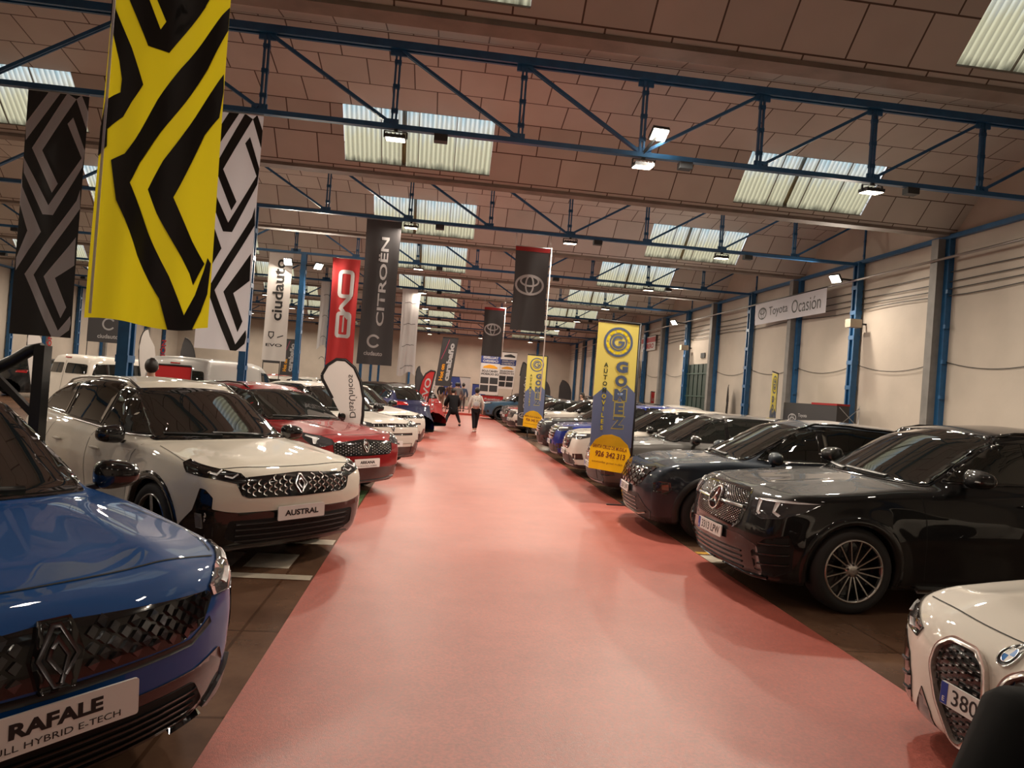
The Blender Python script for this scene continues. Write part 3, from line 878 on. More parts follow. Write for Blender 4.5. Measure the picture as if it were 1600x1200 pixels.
    for s in (1, -1):
        v = c.patch('side_vent', [c.W([(.12,s*.66,.30),(.10,s*.64,.46),(.16,s*.76,.60),(.30,s*.885,.66),(.34,s*.91,.56),(.33,s*.90,.34),(.22,s*.82,.27)])], 'wrap', SEAM, off=.006)
        for z in (.36,.45,.54): c.patch('vent_fin', [c.W([(.13,s*.70,z),(.31,s*.89,z+.03),(.31,s*.89,z+.045),(.13,s*.70,z+.014)])], 'wrap', BLACKGLOSS, off=.018, parent=v)
    c.plate(.545, .52, .115, '3313 LPW', eu=True, txt_h=.075, txt_w=.40, gap=.02)
    c.seam([(.24+.16*(abs(y)/.85)**2, y) for y in [k*.085 for k in range(-9, 10)]], 'top', .007, 'bonnet_gap')
    c.seam([(1.62,.32),(1.60,.6),(1.56,.95),(1.52,1.17)]); c.seam([(2.84,.32),(2.86,.6),(2.82,1.2)]); c.seam([(3.5,.40),(3.66,.6),(3.9,.9),(3.86,1.2)])
    c.both('door_crease', strips([(1.5,1.06),(2.5,1.045),(4.2,1.06)], .008), mat('crease', (.02,.02,.02), .2), off=.003, thick=0) if False else None
    c.both('side_step', strips([(1.55,.245),(3.3,.245)], .03), mat('step_alu', (.35,.34,.33), .35, 1.), off=.05, thick=.05, step=.2)
    c.both('model_script', xf(fit_text('HYBRID', .10, .012, bold=.02), 1.42, .92), SATIN, off=.004, thick=0, step=0) if False else None
    c.handles([2.62, 3.65], 1.03, blk)
    c.mirrors(1.98, 1.09, 1.27, blk, s=(.11,.15,.085))
    for s in (1, -1):
        m = [o for o in root.children if o.name.startswith('mirror')][0 if s > 0 else 1]
        bm = bmesh.new(); add_box(bm, (.075, s*.03, -.01), (.06, .16, .012)); bm_obj('mirror_indicator', bm, SATIN, m)
    c.rails(2.5, 4.3, .66, BLACKGLOSS)
    return root

# ---------------------------------------------------------------- dark blue-grey SUV, right row
def car_tucson():
    sp = spec(L=4.5, W=1.865, H=1.65, xf=.90, wb=2.68, R=.365, Ra=.405,
        top=[(-.3,.76),(0,.87),(.12,.93),(.4,1.0),(1.15,1.08),(2.0,1.08),(3.4,1.12),(4.2,1.14),(4.5,1.1)],
        roof=[(.75,.75),(1.05,1.02),(1.95,1.53),(2.3,1.62),(2.8,1.65),(3.5,1.62),(4.0,1.52),(4.2,1.38),(4.45,1.0)], fplan=.26)
    root = new_car('dark slate blue SUV with faceted dark chrome grille, second of the right row', sp)
    col = paint('slate_blue_paint', (.018,.027,.040), .3, .5)
    c = Car(root, sp, h=.03, body_mat=col, clad=.27)
    c.wheels('pair', 5, mat('rim_grey', (.40,.38,.37), .3, 1.)); c.arches(BLACKPLAST, .075)
    c.windshield(1.07, 1.50, .72, .60)
    c.side_windows([(1.50,1.085),(1.66,1.22),(2.05,1.485),(2.5,1.56),(3.2,1.55),(3.75,1.45),(4.05,1.28),(3.95,1.20),(3.2,1.13),(2.0,1.09)], [(2.40,2.36,.07),(3.32,3.40,.09)], trim=mat('bright_trim', (.6,.6,.6), .2, 1.))
    gp = sym([(0,.60),(.44,.60),(.56,.66),(.70,.80),(.86,.90),(.74,.90),(.50,.88),(0,.885)])
    g = c.patch('grille', rounded(wpoly(c, gp), .01), 'wrap', BLACKGLOSS, off=.004)
    ins = in_poly(inset(gp, .02)); cells = []
    for i in range(-9, 10):
        for j in range(6):
            x = i*.085; z = .63+j*.048
            if (i+j) % 2 == 0 and ins(x, z): cells.append([(x-.05, z+.012), (x-.015, z+.032), (x+.05, z+.012), (x+.015, z-.030)])
    c.patch('grille_mesh', wpolys(c, cells), 'wrap', mat('grille_dark_chrome', (.20,.17,.17), .16, 1.), off=.014, thick=.012, parent=g, step=0, smooth=False)
    c.patch('badge', wpolys(c, ring(0,.80,.05,.010,20,ry=.032)+strips([(-.02,.775),(-.012,.825)],.008)+strips([(.012,.775),(.02,.825)],.008)+strips([(-.016,.797),(.016,.803)],.008)), 'wrap', CHROME, off=.028, thick=.01, parent=g, step=0)
    hl = c.wrap2('headlight', [(.20,.80,.60),(.18,.78,.70),(.24,.86,.735),(.34,.905,.73),(.36,.915,.63),(.30,.90,.57)], mat('headlamp_dark', (.03,.02,.02), .08, .2, coat=1.), off=.006)
    for k, s in enumerate((1,-1)): c.patch('lamp_element', [c.W([(.26,s*.87,.63),(.25,s*.87,.69),(.32,s*.90,.70),(.33,s*.90,.63)])], 'wrap', mat('amber_lens', (.25,.10,.07), .1), off=.010, parent=hl[k])
    lb = c.patch('lower_bumper', rounded(wpoly(c, sym([(0,.22),(.76,.22),(.84,.32),(.70,.38),(.50,.52),(0,.52)])), .02), 'wrap', BLACKPLAST, off=.006)
    c.patch('skid_plate', wpolys(c, strips([(-.70,.30),(-.45,.255),(0,.25),(.45,.255),(.70,.30)], .022)), 'wrap', mat('skid_champagne', (.42,.36,.32), .35, 1.), off=.02, parent=lb)
    bars = []
    for z in (.31,.36,.41,.46): bars += strips([(-.46,z),(0,z),(.46,z)], .013)
    c.patch('intake_slat', wpolys(c, bars), 'wrap', BLACKGLOSS, off=.018, parent=lb, step=.1)
    c.plate(.545, .50, .11, '5567 LWF', eu=True, gap=.02)
    c.seam([(.22+.14*(abs(y)/.85)**2, y) for y in [k*.085 for k in range(-9, 10)]], 'top', .007, 'bonnet_gap')
    c.seam([(1.50,.30),(1.46,.55),(1.40,.90),(1.30,1.06)]); c.seam([(2.42,.30),(2.44,.6),(2.40,1.08)])
    c.handles([2.22, 3.12], .90, col); c.mirrors(1.66, 1.03, 1.13, col, s=(.10,.13,.085))
    c.rails(2.1, 4.0, .58, BLACKGLOSS)
    return root

# ---------------------------------------------------------------- white coupe, right foreground
def car_bmw():
    sp = spec(L=4.77, W=1.86, H=1.39, xf=.86, wb=2.85, R=.335, Ra=.375, ground=.14,
        top=[(-.3,.60),(0,.70),(.12,.755),(.4,.83),(1.3,.93),(2.2,.94),(3.6,.96),(4.4,.99),(4.77,.95)],
        roof=[(1.0,.6),(1.4,.90),(2.25,1.28),(2.6,1.36),(3.0,1.385),(3.5,1.34),(4.0,1.18),(4.4,1.0)],
        sz=[(.10,.95),(.22,.975),(.40,.985),(.55,1.0),(.70,1.0),(.82,.97),(.92,.93),(1.0,.88)],
        fx=[(.10,.10),(.20,.02),(.4,0.),(.55,.0),(.66,.03),(.74,.10),(.85,.4)],
        wc0=.78, wc1=.55, fplan=.26, dome=.022, domey=.50)
    root = new_car('ivory white coupe with tall twin kidney grille, nearest in the right corner', sp)
    white = paint('ivory_paint', (.72,.67,.60))
    c = Car(root, sp, h=.024, body_mat=white, clad=.13)
    c.wheels('pair', 5, DARKCHROME)
    c.windshield(.93, 1.25, .70, .56)
    c.side_windows([(1.75,.955),(2.0,1.08),(2.5,1.26),(3.0,1.31),(3.5,1.25),(3.9,1.08),(3.8,1.0),(2.8,.97)], [(3.05,3.1,.05)])
    hl = c.wrap2('headlight', [(.10,.60,.575),(.08,.57,.635),(.16,.70,.685),(.30,.83,.735),(.46,.905,.775),(.44,.905,.70),(.30,.84,.64),(.18,.72,.585)], mat('headlamp_clear2', (.06,.055,.055), .05, .3, coat=1.), off=.008)
    for k, s in enumerate((1,-1)): c.patch('daytime_lamp', [c.W(p) for p in ([(.12,s*.65,.61),(.16,s*.71,.64),(.19,s*.74,.635),(.16,s*.70,.60)], [(.22,s*.77,.66),(.30,s*.84,.70),(.33,s*.86,.685),(.25,s*.80,.645)])], 'wrap', LED, off=.014, thick=.006, parent=hl[k])
    for s in (1, -1):
        K = [(s*.032,.42),(s*.10,.25),(s*.19,.185),(s*.24,.19),(s*.33,.34),(s*.385,.50),(s*.37,.61),(s*.30,.665),(s*.13,.665),(s*.06,.62),(s*.032,.54)]
        g = c.patch('kidney_grille', wpoly(c, rounded(K, .03)), 'wrap', BLACKGLOSS, off=.002)
        fr = strips(rounded(K, .03, 4), .020, True)
        c.patch('kidney_frame', wpolys(c, fr), 'wrap', mat('kidney_rim', (.66,.60,.56), .16, .6), off=.028, thick=.03, parent=g, step=0)
        ins = in_poly(inset(K, .02)); cells = []
        for i in range(10):
            for j in range(14):
                x = s*(.05+i*.042); z = .21+j*.036+(.018 if i % 2 else 0)
                if ins(x, z): cells.append([(x-.013,z-.005),(x+.013,z-.005),(x+.013,z+.005),(x-.013,z+.005)])
        c.patch('grille_mesh', wpolys(c, cells), 'wrap', mat('mesh_grey', (.16,.15,.15), .35, .8), off=.010, thick=.008, parent=g, step=0)
        v = c.patch('side_vent', [c.W([(.16,s*.70,.17),(.13,s*.64,.22),(.12,s*.63,.34),(.13,s*.66,.46),(.18,s*.75,.56),(.21,s*.79,.57),(.24,s*.82,.42),(.26,s*.84,.28),(.22,s*.80,.20)])], 'wrap', BLACKGLOSS, off=.006)
        for z in (.25,.33,.41): c.patch('vent_fin', [c.W([(.13,s*.66,z),(.23,s*.81,z-.03),(.23,s*.81,z-.022),(.13,s*.66,z+.012)])], 'wrap', mat('fin_grey', (.12,.12,.13), .25, .5), off=.016, parent=v)
        c.patch('inner_vent', [c.W([(.06,s*.40,.13),(.06,s*.42,.24),(.08,s*.50,.34),(.11,s*.60,.16),(.10,s*.56,.13)])], 'wrap', BLACKGLOSS, off=.006)
    # round badge on the bonnet edge
    P = [circle(0, 0, .045, 28)]
    b0 = c.patch('badge', wpolys(c, xf([circle(0,0,.047,28)], 0, .700)), 'wrap', INK, off=.010, thick=.012)
    c.patch('badge_ring', wpolys(c, ring(0,.700,.045,.005,28)+ring(0,.700,.028,.003,28)), 'wrap', CHROME, off=.013, thick=.004, parent=b0, step=0)
    for k in range(4):
        a0 = k*pi/2; q = [(0,.700)]+[(.027*cos(a0+t*pi/12), .700+.027*sin(a0+t*pi/12)) for t in range(7)]
        c.patch('badge_quarter', wpolys(c, [q]), 'wrap', PLATE if k % 2 else mat('badge_blue', (.02,.18,.55), .3), off=.012, thick=0, parent=b0, step=0)
    for k, ch in enumerate('BMW'):
        c.patch('badge_letter', wpolys(c, xf(fit_text(ch, h=.012, bold=.02), .024*(1-k), .735+(.036 if k == 1 else .028), rot=(1-k)*-.6, sx=-1) if False else xf(fit_text(ch, h=.012, bold=.02), (k-1)*-.025, .700+(.0365 if k == 1 else .027), sx=-1)), 'wrap', PLATE, off=.0135, thick=0, parent=b0, step=0)
    p = c.plate(.425, .52, .11, '', eu=True, gap=.035)
    tp = polys_bm(xf(fit_text('380', w=.155, h=.075, bold=.005), -.11, 0))
    for v in tp.verts: v.co.z = .0135
    bm_obj('plate_text', tp, INK, p)
    c.seam([(.17+.17*(abs(y)/.85)**2, y) for y in [k*.085 for k in range(-9, 10)]], 'top', .007, 'bonnet_gap')
    c.seam([(1.6,.25),(1.56,.5),(1.52,.90)]); c.mirrors(1.9, .98, 1.0, BLACKGLOSS)
    return root

# ---------------------------------------------------------------- red coupe-SUV, left row third
def car_arkana():
    sp = spec(L=4.57, W=1.82, H=1.57, top=BASE['top'], wb=2.72,
        roof=[(.75,.72),(1.08,.98),(1.98,1.46),(2.3,1.54),(2.8,1.57),(3.4,1.53),(4.0,1.36),(4.25,1.22),(4.55,1.0)], dome=.03, domey=.42)
    root = new_car('dark red coupe SUV with white name board, third of the left row', sp)
    col = paint('red_metallic_paint', (.23,.008,.010), .2, .5)
    c = Car(root, sp, h=.034, body_mat=col, clad=.26)
    c.wheels('spoke', 5, DARKCHROME, detail=0); c.arches(BLACKPLAST, .06)
    c.windshield(1.045, 1.42, .71, .57)
    c.side_windows([(1.46,1.065),(1.62,1.2),(2.05,1.415),(2.5,1.485),(3.1,1.48),(3.7,1.36),(4.05,1.2),(3.9,1.14),(3.2,1.105),(2.0,1.07)], [(2.34,2.30,.07),(3.3,3.35,.07)])
    hl = c.wrap2('headlight', [(.06,.56,.80),(.07,.60,.86),(.16,.74,.905),(.40,.90,.935),(.42,.91,.91),(.34,.89,.85),(.22,.82,.76),(.16,.74,.76)], mat('headlamp_clear', (.05,.05,.055), .05), off=.007)
    for k, s in enumerate((1,-1)): c.patch('daytime_lamp', [c.W([(.18,s*.78,.88),(.33,s*.875,.91),(.34,s*.88,.895),(.24,s*.83,.87),(.22,s*.82,.80),(.20,s*.80,.80)])], 'wrap', LED, off=.012, parent=hl[k])
    gp = sym([(0,.62),(.50,.63),(.58,.68),(.60,.82),(0,.86)])
    g = c.patch('grille', rounded(wpoly(c, gp), .01), 'wrap', BLACKGLOSS, off=.004)
    c.patch('grille_studs', wpolys(c, chevrons(-.56,.56,.65,.83,.045,.040,.005,in_poly(gp),lambda x,z: abs(x)<.09,'dot')), 'wrap', SATIN, off=.009, thick=.004, parent=g, step=0)
    c.patch('badge', wpolys(c, renault_logo(0, .765, .175, .12)), 'wrap', CHROME, off=.020, thick=.012, parent=g, step=0)
    lb = c.patch('lower_bumper', rounded(wpoly(c, sym([(0,.22),(.72,.22),(.84,.32),(.80,.46),(.60,.44),(0,.44)])), .02), 'wrap', BLACKGLOSS, off=.006)
    c.patch('splitter', wpolys(c, strips([(-.76,.27),(-.5,.24),(0,.235),(.5,.24),(.76,.27)], .028)), 'wrap', mat('splitter_grey', (.22,.20,.20), .3, .9), off=.02, parent=lb)
    c.plate(.515, .50, .13, 'ARKANA', sub='E-TECH FULL HYBRID', m=PLATEP, txt_h=.045, txt_w=.30, bold=.04, gap=.02)
    c.seam([(.17+.12*(abs(y)/.85)**2, y) for y in [k*.1 for k in range(-8, 9)]], 'top', .007, 'bonnet_gap')
    c.handles([2.15, 3.05], .88, col); c.mirrors(1.62, 1.0, 1.07, BLACKGLOSS); c.rails(2.2, 3.7, .54, BLACKGLOSS)
    return root

# ---------------------------------------------------------------- generic bodies for the rest
SHAPES = dict(
    suv=dict(),
    suv_big=dict(L=4.7, W=1.88, H=1.68, wb=2.75, top=[(-.3,.78),(0,.90),(.12,.95),(.4,1.02),(1.2,1.10),(2.0,1.11),(3.5,1.14),(4.3,1.16),(4.7,1.1)],
        roof=[(.8,.75),(1.12,1.03),(2.0,1.55),(2.35,1.64),(2.9,1.68),(3.7,1.65),(4.2,1.54),(4.4,1.38),(4.65,1.0)]),
    hatch=dict(L=4.1, W=1.77, H=1.46, xf=.83, wb=2.56, R=.32, Ra=.36, ground=.16,
        top=[(-.3,.66),(0,.78),(.12,.83),(.4,.89),(1.0,.96),(1.8,.97),(3.2,1.0),(3.8,1.02),(4.1,1.0)],
        roof=[(.65,.65),(.95,.92),(1.75,1.34),(2.05,1.42),(2.5,1.46),(3.2,1.43),(3.6,1.34),(3.8,1.22),(4.05,.9)],
        sz=[(.12,.90),(.25,.955),(.40,.985),(.56,1.0),(.70,1.0),(.84,.97),(.94,.93),(1.05,.88)], fx=[(.12,.12),(.25,.03),(.4,0.),(.58,.0),(.72,.03),(.82,.10),(.92,.35)],
        hw=[(0,.76),(.2,.82),(.5,.865),(1.0,.885),(3.3,.885),(3.8,.85),(4.1,.79)], wc0=.77, wc1=.54),
    van=dict(L=4.75, W=1.85, H=1.84, xf=.92, wb=3.0, R=.33, Ra=.37,
        top=[(-.3,.80),(0,.93),(.12,.99),(.4,1.06),(1.0,1.16),(2.0,1.17),(3.5,1.18),(4.6,1.2),(4.8,1.2)],
        roof=[(.6,.85),(.85,1.10),(1.65,1.66),(1.95,1.79),(2.5,1.84),(4.4,1.83),(4.55,1.78),(4.65,1.55),(4.74,.9)], wc0=.84, wc1=.74, crown=.03, rplan=.05),
    van_big=dict(L=5.3, W=1.95, H=1.97, xf=.95, wb=3.3, R=.34, Ra=.38,
        top=[(-.3,.85),(0,.98),(.12,1.05),(.4,1.12),(1.0,1.24),(2.0,1.25),(3.5,1.25),(5.2,1.25),(5.3,1.25)],
        roof=[(.6,.9),(.85,1.18),(1.6,1.76),(1.9,1.91),(2.5,1.97),(5.0,1.96),(5.12,1.90),(5.2,1.6),(5.28,.9)], wc0=.90, wc1=.82, crown=.03, rplan=.05,
        hw=[(0,.82),(.2,.88),(.5,.94),(1.0,.965),(4.8,.965),(5.1,.94),(5.3,.90)]))
def car_generic(label, shape, col, h=.05, wheel=0, grille='slim', roof=None, plate='', clad=.28, rear=False, rails=False, clear=GLASS, group=None, board=False, trim=None, **over):
    sp = spec(**SHAPES[shape]); sp.update(over)
    root = new_car(label, sp, group)
    c = Car(root, sp, h=h, body_mat=col, clad=clad, roof_mat=roof)
    H = sp['H']; L = sp['L']; W2 = sp['W']/2; zt = sp['top'][3][1]; zc = sp['top'][4][1]
    st = max(.06, h*1.3); c.step = st
    van = shape.startswith('van')
    c.wheels('pair' if grille in ('slim', 'wide') else 'spoke', 5, DARKCHROME if grille != 'slim' else SATIN, detail=0)
    if clad > .2 and not van: c.arches(BLACKPLAST, .06)
    c.windshield(zc+.0, H-.15, .70*sp['W']/1.83, (.58 if not van else .72)*sp['W']/1.83, m=clear)
    r = sp['roof']; x0 = r[1][0]+.38; xb = L-.50
    zr = H-.10
    if not van:
        ol = [(x0, zc+.01), (x0+.25, zc+.17), (r[2][0]+.08, r[2][1]-.05), (r[3][0]+.15, H-.085), (r[4][0]+.3, H-.085), (r[5][0], r[5][1]-.09), (min(r[6][0]+.05, L-.45), r[6][1]-.17), (L-.48, zc+.10), (L*.7, zc+.05), (L*.45, zc+.02)]
        c.side_windows(ol, [(L*.51, L*.505, .07), (L*.72, L*.735, .08)], m=clear, trim=trim)
    else:
        ol = [(x0, zc+.03), (x0+.22, zc+.18), (r[2][0]+.12, r[2][1]-.10), (r[3][0]+.25, H-.22), (2.15, H-.21), (2.15, zc+.03)]
        c.side_windows(ol, [], m=clear)
        if shape == 'van': c.side_windows([(2.35, zc+.03), (2.35, H-.22), (3.3, H-.22), (3.3, zc+.03)], [], m=clear); c.side_windows([(3.5, zc+.03), (3.5, H-.22), (4.3, H-.25), (4.45, zc+.03)], [], m=clear)
        c.seam([(2.25,.35),(2.25,H-.15)]); c.seam([(3.4,.35),(3.4,H-.15)])
    z1 = zt-.03
    c.wrap2('headlight', [(.06,.48,z1-.12),(.07,.50,z1-.05),(.16,.70,z1-.02),(.40,.89,z1+.0),(.42,.90,z1-.06),(.22,.82,z1-.13)], mat('headlamp_clear', (.05,.05,.055), .05), off=.008)
    for s in (1, -1):
        c.patch('daytime_lamp', [c.W([(.12,s*.62,z1-.05),(.30,s*.85,z1-.03),(.31,s*.86,z1-.05),(.13,s*.62,z1-.085)])], 'wrap', LED, off=.013)
    if grille == 'slim':
        g = c.patch('grille', wpoly(c, sym([(0,z1-.12),(.48,z1-.12),(.52,z1-.06),(0,z1-.05)])), 'wrap', BLACKGLOSS, off=.005)
        c.patch('grille_mesh', wpolys(c, chevrons(-.46,.46,z1-.09,z1-.085,.055,.05,.008,lambda x,z: True,lambda x,z: abs(x)<.07,'vbar')), 'wrap', SATIN, off=.010, thick=.004, parent=g, step=0)
        c.patch('badge', wpolys(c, [diamond(0, z1-.135, .10, .15)]), 'wrap', DARKCHROME, off=.016, parent=g, step=0)
        c.patch('bumper_slot', wpolys(c, strips([(-.55,z1-.26),(0,z1-.26),(.55,z1-.26)], .045)), 'wrap', BLACKGLOSS, off=.005)
        lb = c.patch('lower_bumper', wpoly(c, sym([(0,.22),(.76,.22),(.86,.34),(.86,.56),(.70,.56),(.60,.43),(0,.43)])), 'wrap', BLACKGLOSS, off=.006)
        c.patch('splitter', wpolys(c, strips([(-.76,.26),(0,.24),(.76,.26)], .03)), 'wrap', mat('splitter_grey', (.22,.20,.20), .3, .9), off=.016, parent=lb)
    else:
        top = z1-.02; bot = .58 if grille != 'low' else .40
        gp = sym([(0,bot),(.42,bot),(.52,bot+.06),(.56,top-.06),(.50,top),(0,top)])
        g = c.patch('grille', rounded(wpoly(c, gp), .01), 'wrap', BLACKGLOSS, off=.005)
        bars = []
        nb = 5
        for k in range(nb): 
            z = bot+(top-bot)*(k+.7)/nb; bars += strips([(-.46,z),(0,z),(.46,z)], .016)
        c.patch('grille_bar', wpolys(c, bars), 'wrap', SATIN if grille == 'chrome' else DARKCHROME, off=.013, thick=.006, parent=g, step=.1)
        c.patch('badge', wpolys(c, [circle(0, (top+bot)/2+.03, .055, 14)]), 'wrap', CHROME, off=.02, parent=g, step=0)
        lb = c.patch('lower_bumper', wpoly(c, sym([(0,.22),(.70,.22),(.82,.32),(.66,.46),(0,.46)])), 'wrap', BLACKPLAST, off=.006)
        c.patch('splitter', wpolys(c, strips([(-.76,.27),(0,.24),(.76,.27)], .03)), 'wrap', SATIN if grille == 'chrome' else DARKCHROME, off=.016, parent=lb)
        c.wrap2('fog_lamp', [(.12,.70,.38),(.12,.70,.50),(.26,.86,.52),(.28,.87,.40)], BLACKGLOSS, off=.007)
    if board: c.plate(.50, .46, .115, board, m=PLATEP, txt_h=.045, txt_w=.30, bold=.04, gap=.02)
    else: c.plate(.50, .50, .105, plate, eu=True, gap=.02)
    c.mirrors(x0+.22, W2+.075, zc+.06, BLACKGLOSS if over.get('bm', 1) and col is not MATS.get('silver_paint') else col)
    # tail
    zb = zc+.08
    if van:
        for s in (1, -1):
            c.patch('rear_window', rounded([(s*.06,zb+.05),(s*.74,zb+.05),(s*.70,H-.28),(s*.06,H-.26)], .05), 'rear', clear, off=.008)
            c.patch('tail_light', [(s*.83,.75),(s*.90,.75),(s*.86,1.25),(s*.79,1.25)], 'rear', REDLAMP, off=.01)
        c.patch('brake_light', [(-.12,H-.13),(.12,H-.13),(.12,H-.10),(-.12,H-.10)], 'rear', REDLAMP, off=.012)
        c.seam([(0,.35),(0,H-.2)], 'rear', .01, 'door_gap')
    else:
        c.patch('rear_window', rounded([(-.60,zb+.0),(.60,zb+.0),(.52,H-.15),(-.52,H-.15)], .06), 'rear', clear, off=.010)
        for s in (1, -1): c.patch('tail_light', [(s*.30,zb-.16),(s*.84,zb-.16),(s*.80,zb-.05),(s*.34,zb-.07)], 'rear', REDLAMP, off=.01)
        c.patch('rear_bumper', rounded([(-.8,.30),(.8,.30),(.76,.50),(-.76,.50)], .05), 'rear', BLACKPLAST, off=.008)
    if rails: c.rails(r[3][0], L-.7, .56, BLACKGLOSS)
    return root
# ================================================================ the hall
BAY = 5.777
def TY(n): return 10.133+BAY*(n-1)
XR, XL, XC = 10.28, -19.6, -4.67
PITCH = 1.870
ZB, ZT, ZRIDGE, ZCREASE, ZGUT = 5.47, 6.66, 6.86, 6.48, 5.60
N0, N1 = -1, 8
Y0 = TY(N0)-BAY/2; Y1 = TY(N1)+BAY/2
CR = 1.94                                     # crease distance from the ridge

def nt_new(name):
    m = bpy.data.materials.new(name); m.use_nodes = True
    return m, m.node_tree, m.node_tree.nodes, m.node_tree.links, m.node_tree.nodes['Principled BSDF']
# ceiling boards with dark joints
def ceil_mat(name, rowh, off):
    m, nt, N, Lk, b = nt_new(name)
    uv = N.new('ShaderNodeUVMap'); br = N.new('ShaderNodeTexBrick')
    br.inputs['Scale'].default_value = 1; br.inputs['Brick Width'].default_value = .74; br.inputs['Row Height'].default_value = rowh
    br.inputs['Mortar Size'].default_value = .011; br.inputs['Mortar Smooth'].default_value = .1
    br.inputs['Color1'].default_value = (.60,.56,.51,1); br.inputs['Color2'].default_value = (.53,.495,.45,1); br.inputs['Mortar'].default_value = (.10,.062,.045,1)
    br.inputs['Bias'].default_value = 0.; br.offset = off
    Lk.new(uv.outputs['UV'], br.inputs['Vector'])
    n = N.new('ShaderNodeTexNoise'); n.inputs['Scale'].default_value = 1.3; n.inputs['Detail'].default_value = 5; Lk.new(uv.outputs['UV'], n.inputs['Vector'])
    mr = N.new('ShaderNodeMapRange'); mr.inputs['To Min'].default_value = .86; mr.inputs['To Max'].default_value = 1.12; Lk.new(n.outputs['Fac'], mr.inputs['Value'])
    vm = N.new('ShaderNodeVectorMath'); vm.operation = 'SCALE'; Lk.new(br.outputs['Color'], vm.inputs[0]); Lk.new(mr.outputs['Result'], vm.inputs['Scale'])
    Lk.new(vm.outputs['Vector'], b.inputs['Base Color']); b.inputs['Roughness'].default_value = .42
    return m
CEIL_A = ceil_mat('ceiling_boards_upper', .65, .5); CEIL_B = ceil_mat('ceiling_boards_lower', .60, .35)
GUTTER = mat('gutter_concrete', (.23,.19,.16), .7, noise=(3,.2))
WALLM = mat('wall_plaster', (.48,.42,.36), .75, noise=(.8,.10), bump=(14,.12))
BLUE = mat('blue_steel_paint', (.014,.095,.235), .38, noise=(6,.15))
GREYCOL = mat('column_concrete', (.20,.19,.18), .7, noise=(4,.15))
DARKSTEEL = mat('dark_steel', (.02,.022,.025), .5)
CABLE = mat('dark_cable', (.03,.027,.025), .6)

m, nt, N, Lk, b = nt_new('skylight_sheet')    # dirty corrugated translucent sheet
tr = N.new('ShaderNodeBsdfTranslucent'); mix = N.new('ShaderNodeMixShader'); out = N['Material Output']
uv = N.new('ShaderNodeUVMap'); sp_ = N.new('ShaderNodeSeparateXYZ'); Lk.new(uv.outputs['UV'], sp_.inputs['Vector'])
mp = N.new('ShaderNodeMapping'); mp.inputs['Scale'].default_value = (14, 1.4, 1); Lk.new(uv.outputs['UV'], mp.inputs['Vector'])
ns = N.new('ShaderNodeTexNoise'); ns.inputs['Scale'].default_value = 1; ns.inputs['Detail'].default_value = 5; Lk.new(mp.outputs['Vector'], ns.inputs['Vector'])
ad = N.new('ShaderNodeMath'); ad.operation = 'MULTIPLY_ADD'; ad.inputs[1].default_value = .9; Lk.new(ns.outputs['Fac'], ad.inputs[0]); Lk.new(sp_.outputs['Y'], ad.inputs[2])
cr = N.new('ShaderNodeValToRGB'); e = cr.color_ramp.elements
e[0].position = .35; e[0].color = (.50,.74,.82,1); e[1].position = 1.02; e[1].color = (.86,.78,.52,1)
x = cr.color_ramp.elements.new(.62); x.color = (.90,.90,.82,1); x = cr.color_ramp.elements.new(1.30/1.0 if False else .86); x.color = (.84,.80,.62,1)
Lk.new(ad.outputs[0], cr.inputs['Fac'])
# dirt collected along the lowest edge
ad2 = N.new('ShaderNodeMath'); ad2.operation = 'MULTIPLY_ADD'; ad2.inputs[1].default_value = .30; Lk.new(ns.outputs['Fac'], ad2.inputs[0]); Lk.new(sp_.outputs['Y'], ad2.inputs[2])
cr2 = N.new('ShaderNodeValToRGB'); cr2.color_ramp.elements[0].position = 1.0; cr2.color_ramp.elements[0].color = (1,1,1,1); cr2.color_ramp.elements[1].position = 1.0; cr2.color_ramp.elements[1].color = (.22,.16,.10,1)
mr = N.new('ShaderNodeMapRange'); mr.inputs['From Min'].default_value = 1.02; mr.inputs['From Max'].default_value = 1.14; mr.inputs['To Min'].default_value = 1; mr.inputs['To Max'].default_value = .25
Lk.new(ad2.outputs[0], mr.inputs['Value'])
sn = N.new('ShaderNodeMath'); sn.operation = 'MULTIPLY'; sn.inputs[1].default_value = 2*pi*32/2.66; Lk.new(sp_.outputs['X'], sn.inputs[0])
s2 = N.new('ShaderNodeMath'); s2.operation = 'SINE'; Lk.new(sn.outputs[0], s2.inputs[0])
s3 = N.new('ShaderNodeMapRange'); s3.inputs['From Min'].default_value = -1; s3.inputs['To Min'].default_value = .66; s3.inputs['To Max'].default_value = 1.0; Lk.new(s2.outputs[0], s3.inputs['Value'])  # corrugation shading painted into the sheet colour, along with dirt in the valleys
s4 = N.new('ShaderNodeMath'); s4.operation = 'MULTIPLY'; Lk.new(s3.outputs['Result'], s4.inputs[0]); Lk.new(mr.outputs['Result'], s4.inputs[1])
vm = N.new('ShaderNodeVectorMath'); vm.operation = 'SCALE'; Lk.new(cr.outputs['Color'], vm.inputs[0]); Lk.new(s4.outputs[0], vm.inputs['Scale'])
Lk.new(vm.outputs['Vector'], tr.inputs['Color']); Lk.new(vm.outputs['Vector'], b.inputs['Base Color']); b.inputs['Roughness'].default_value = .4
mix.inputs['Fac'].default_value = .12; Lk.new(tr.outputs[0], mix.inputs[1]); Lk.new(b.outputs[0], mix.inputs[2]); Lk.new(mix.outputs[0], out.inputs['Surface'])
SKYM = m

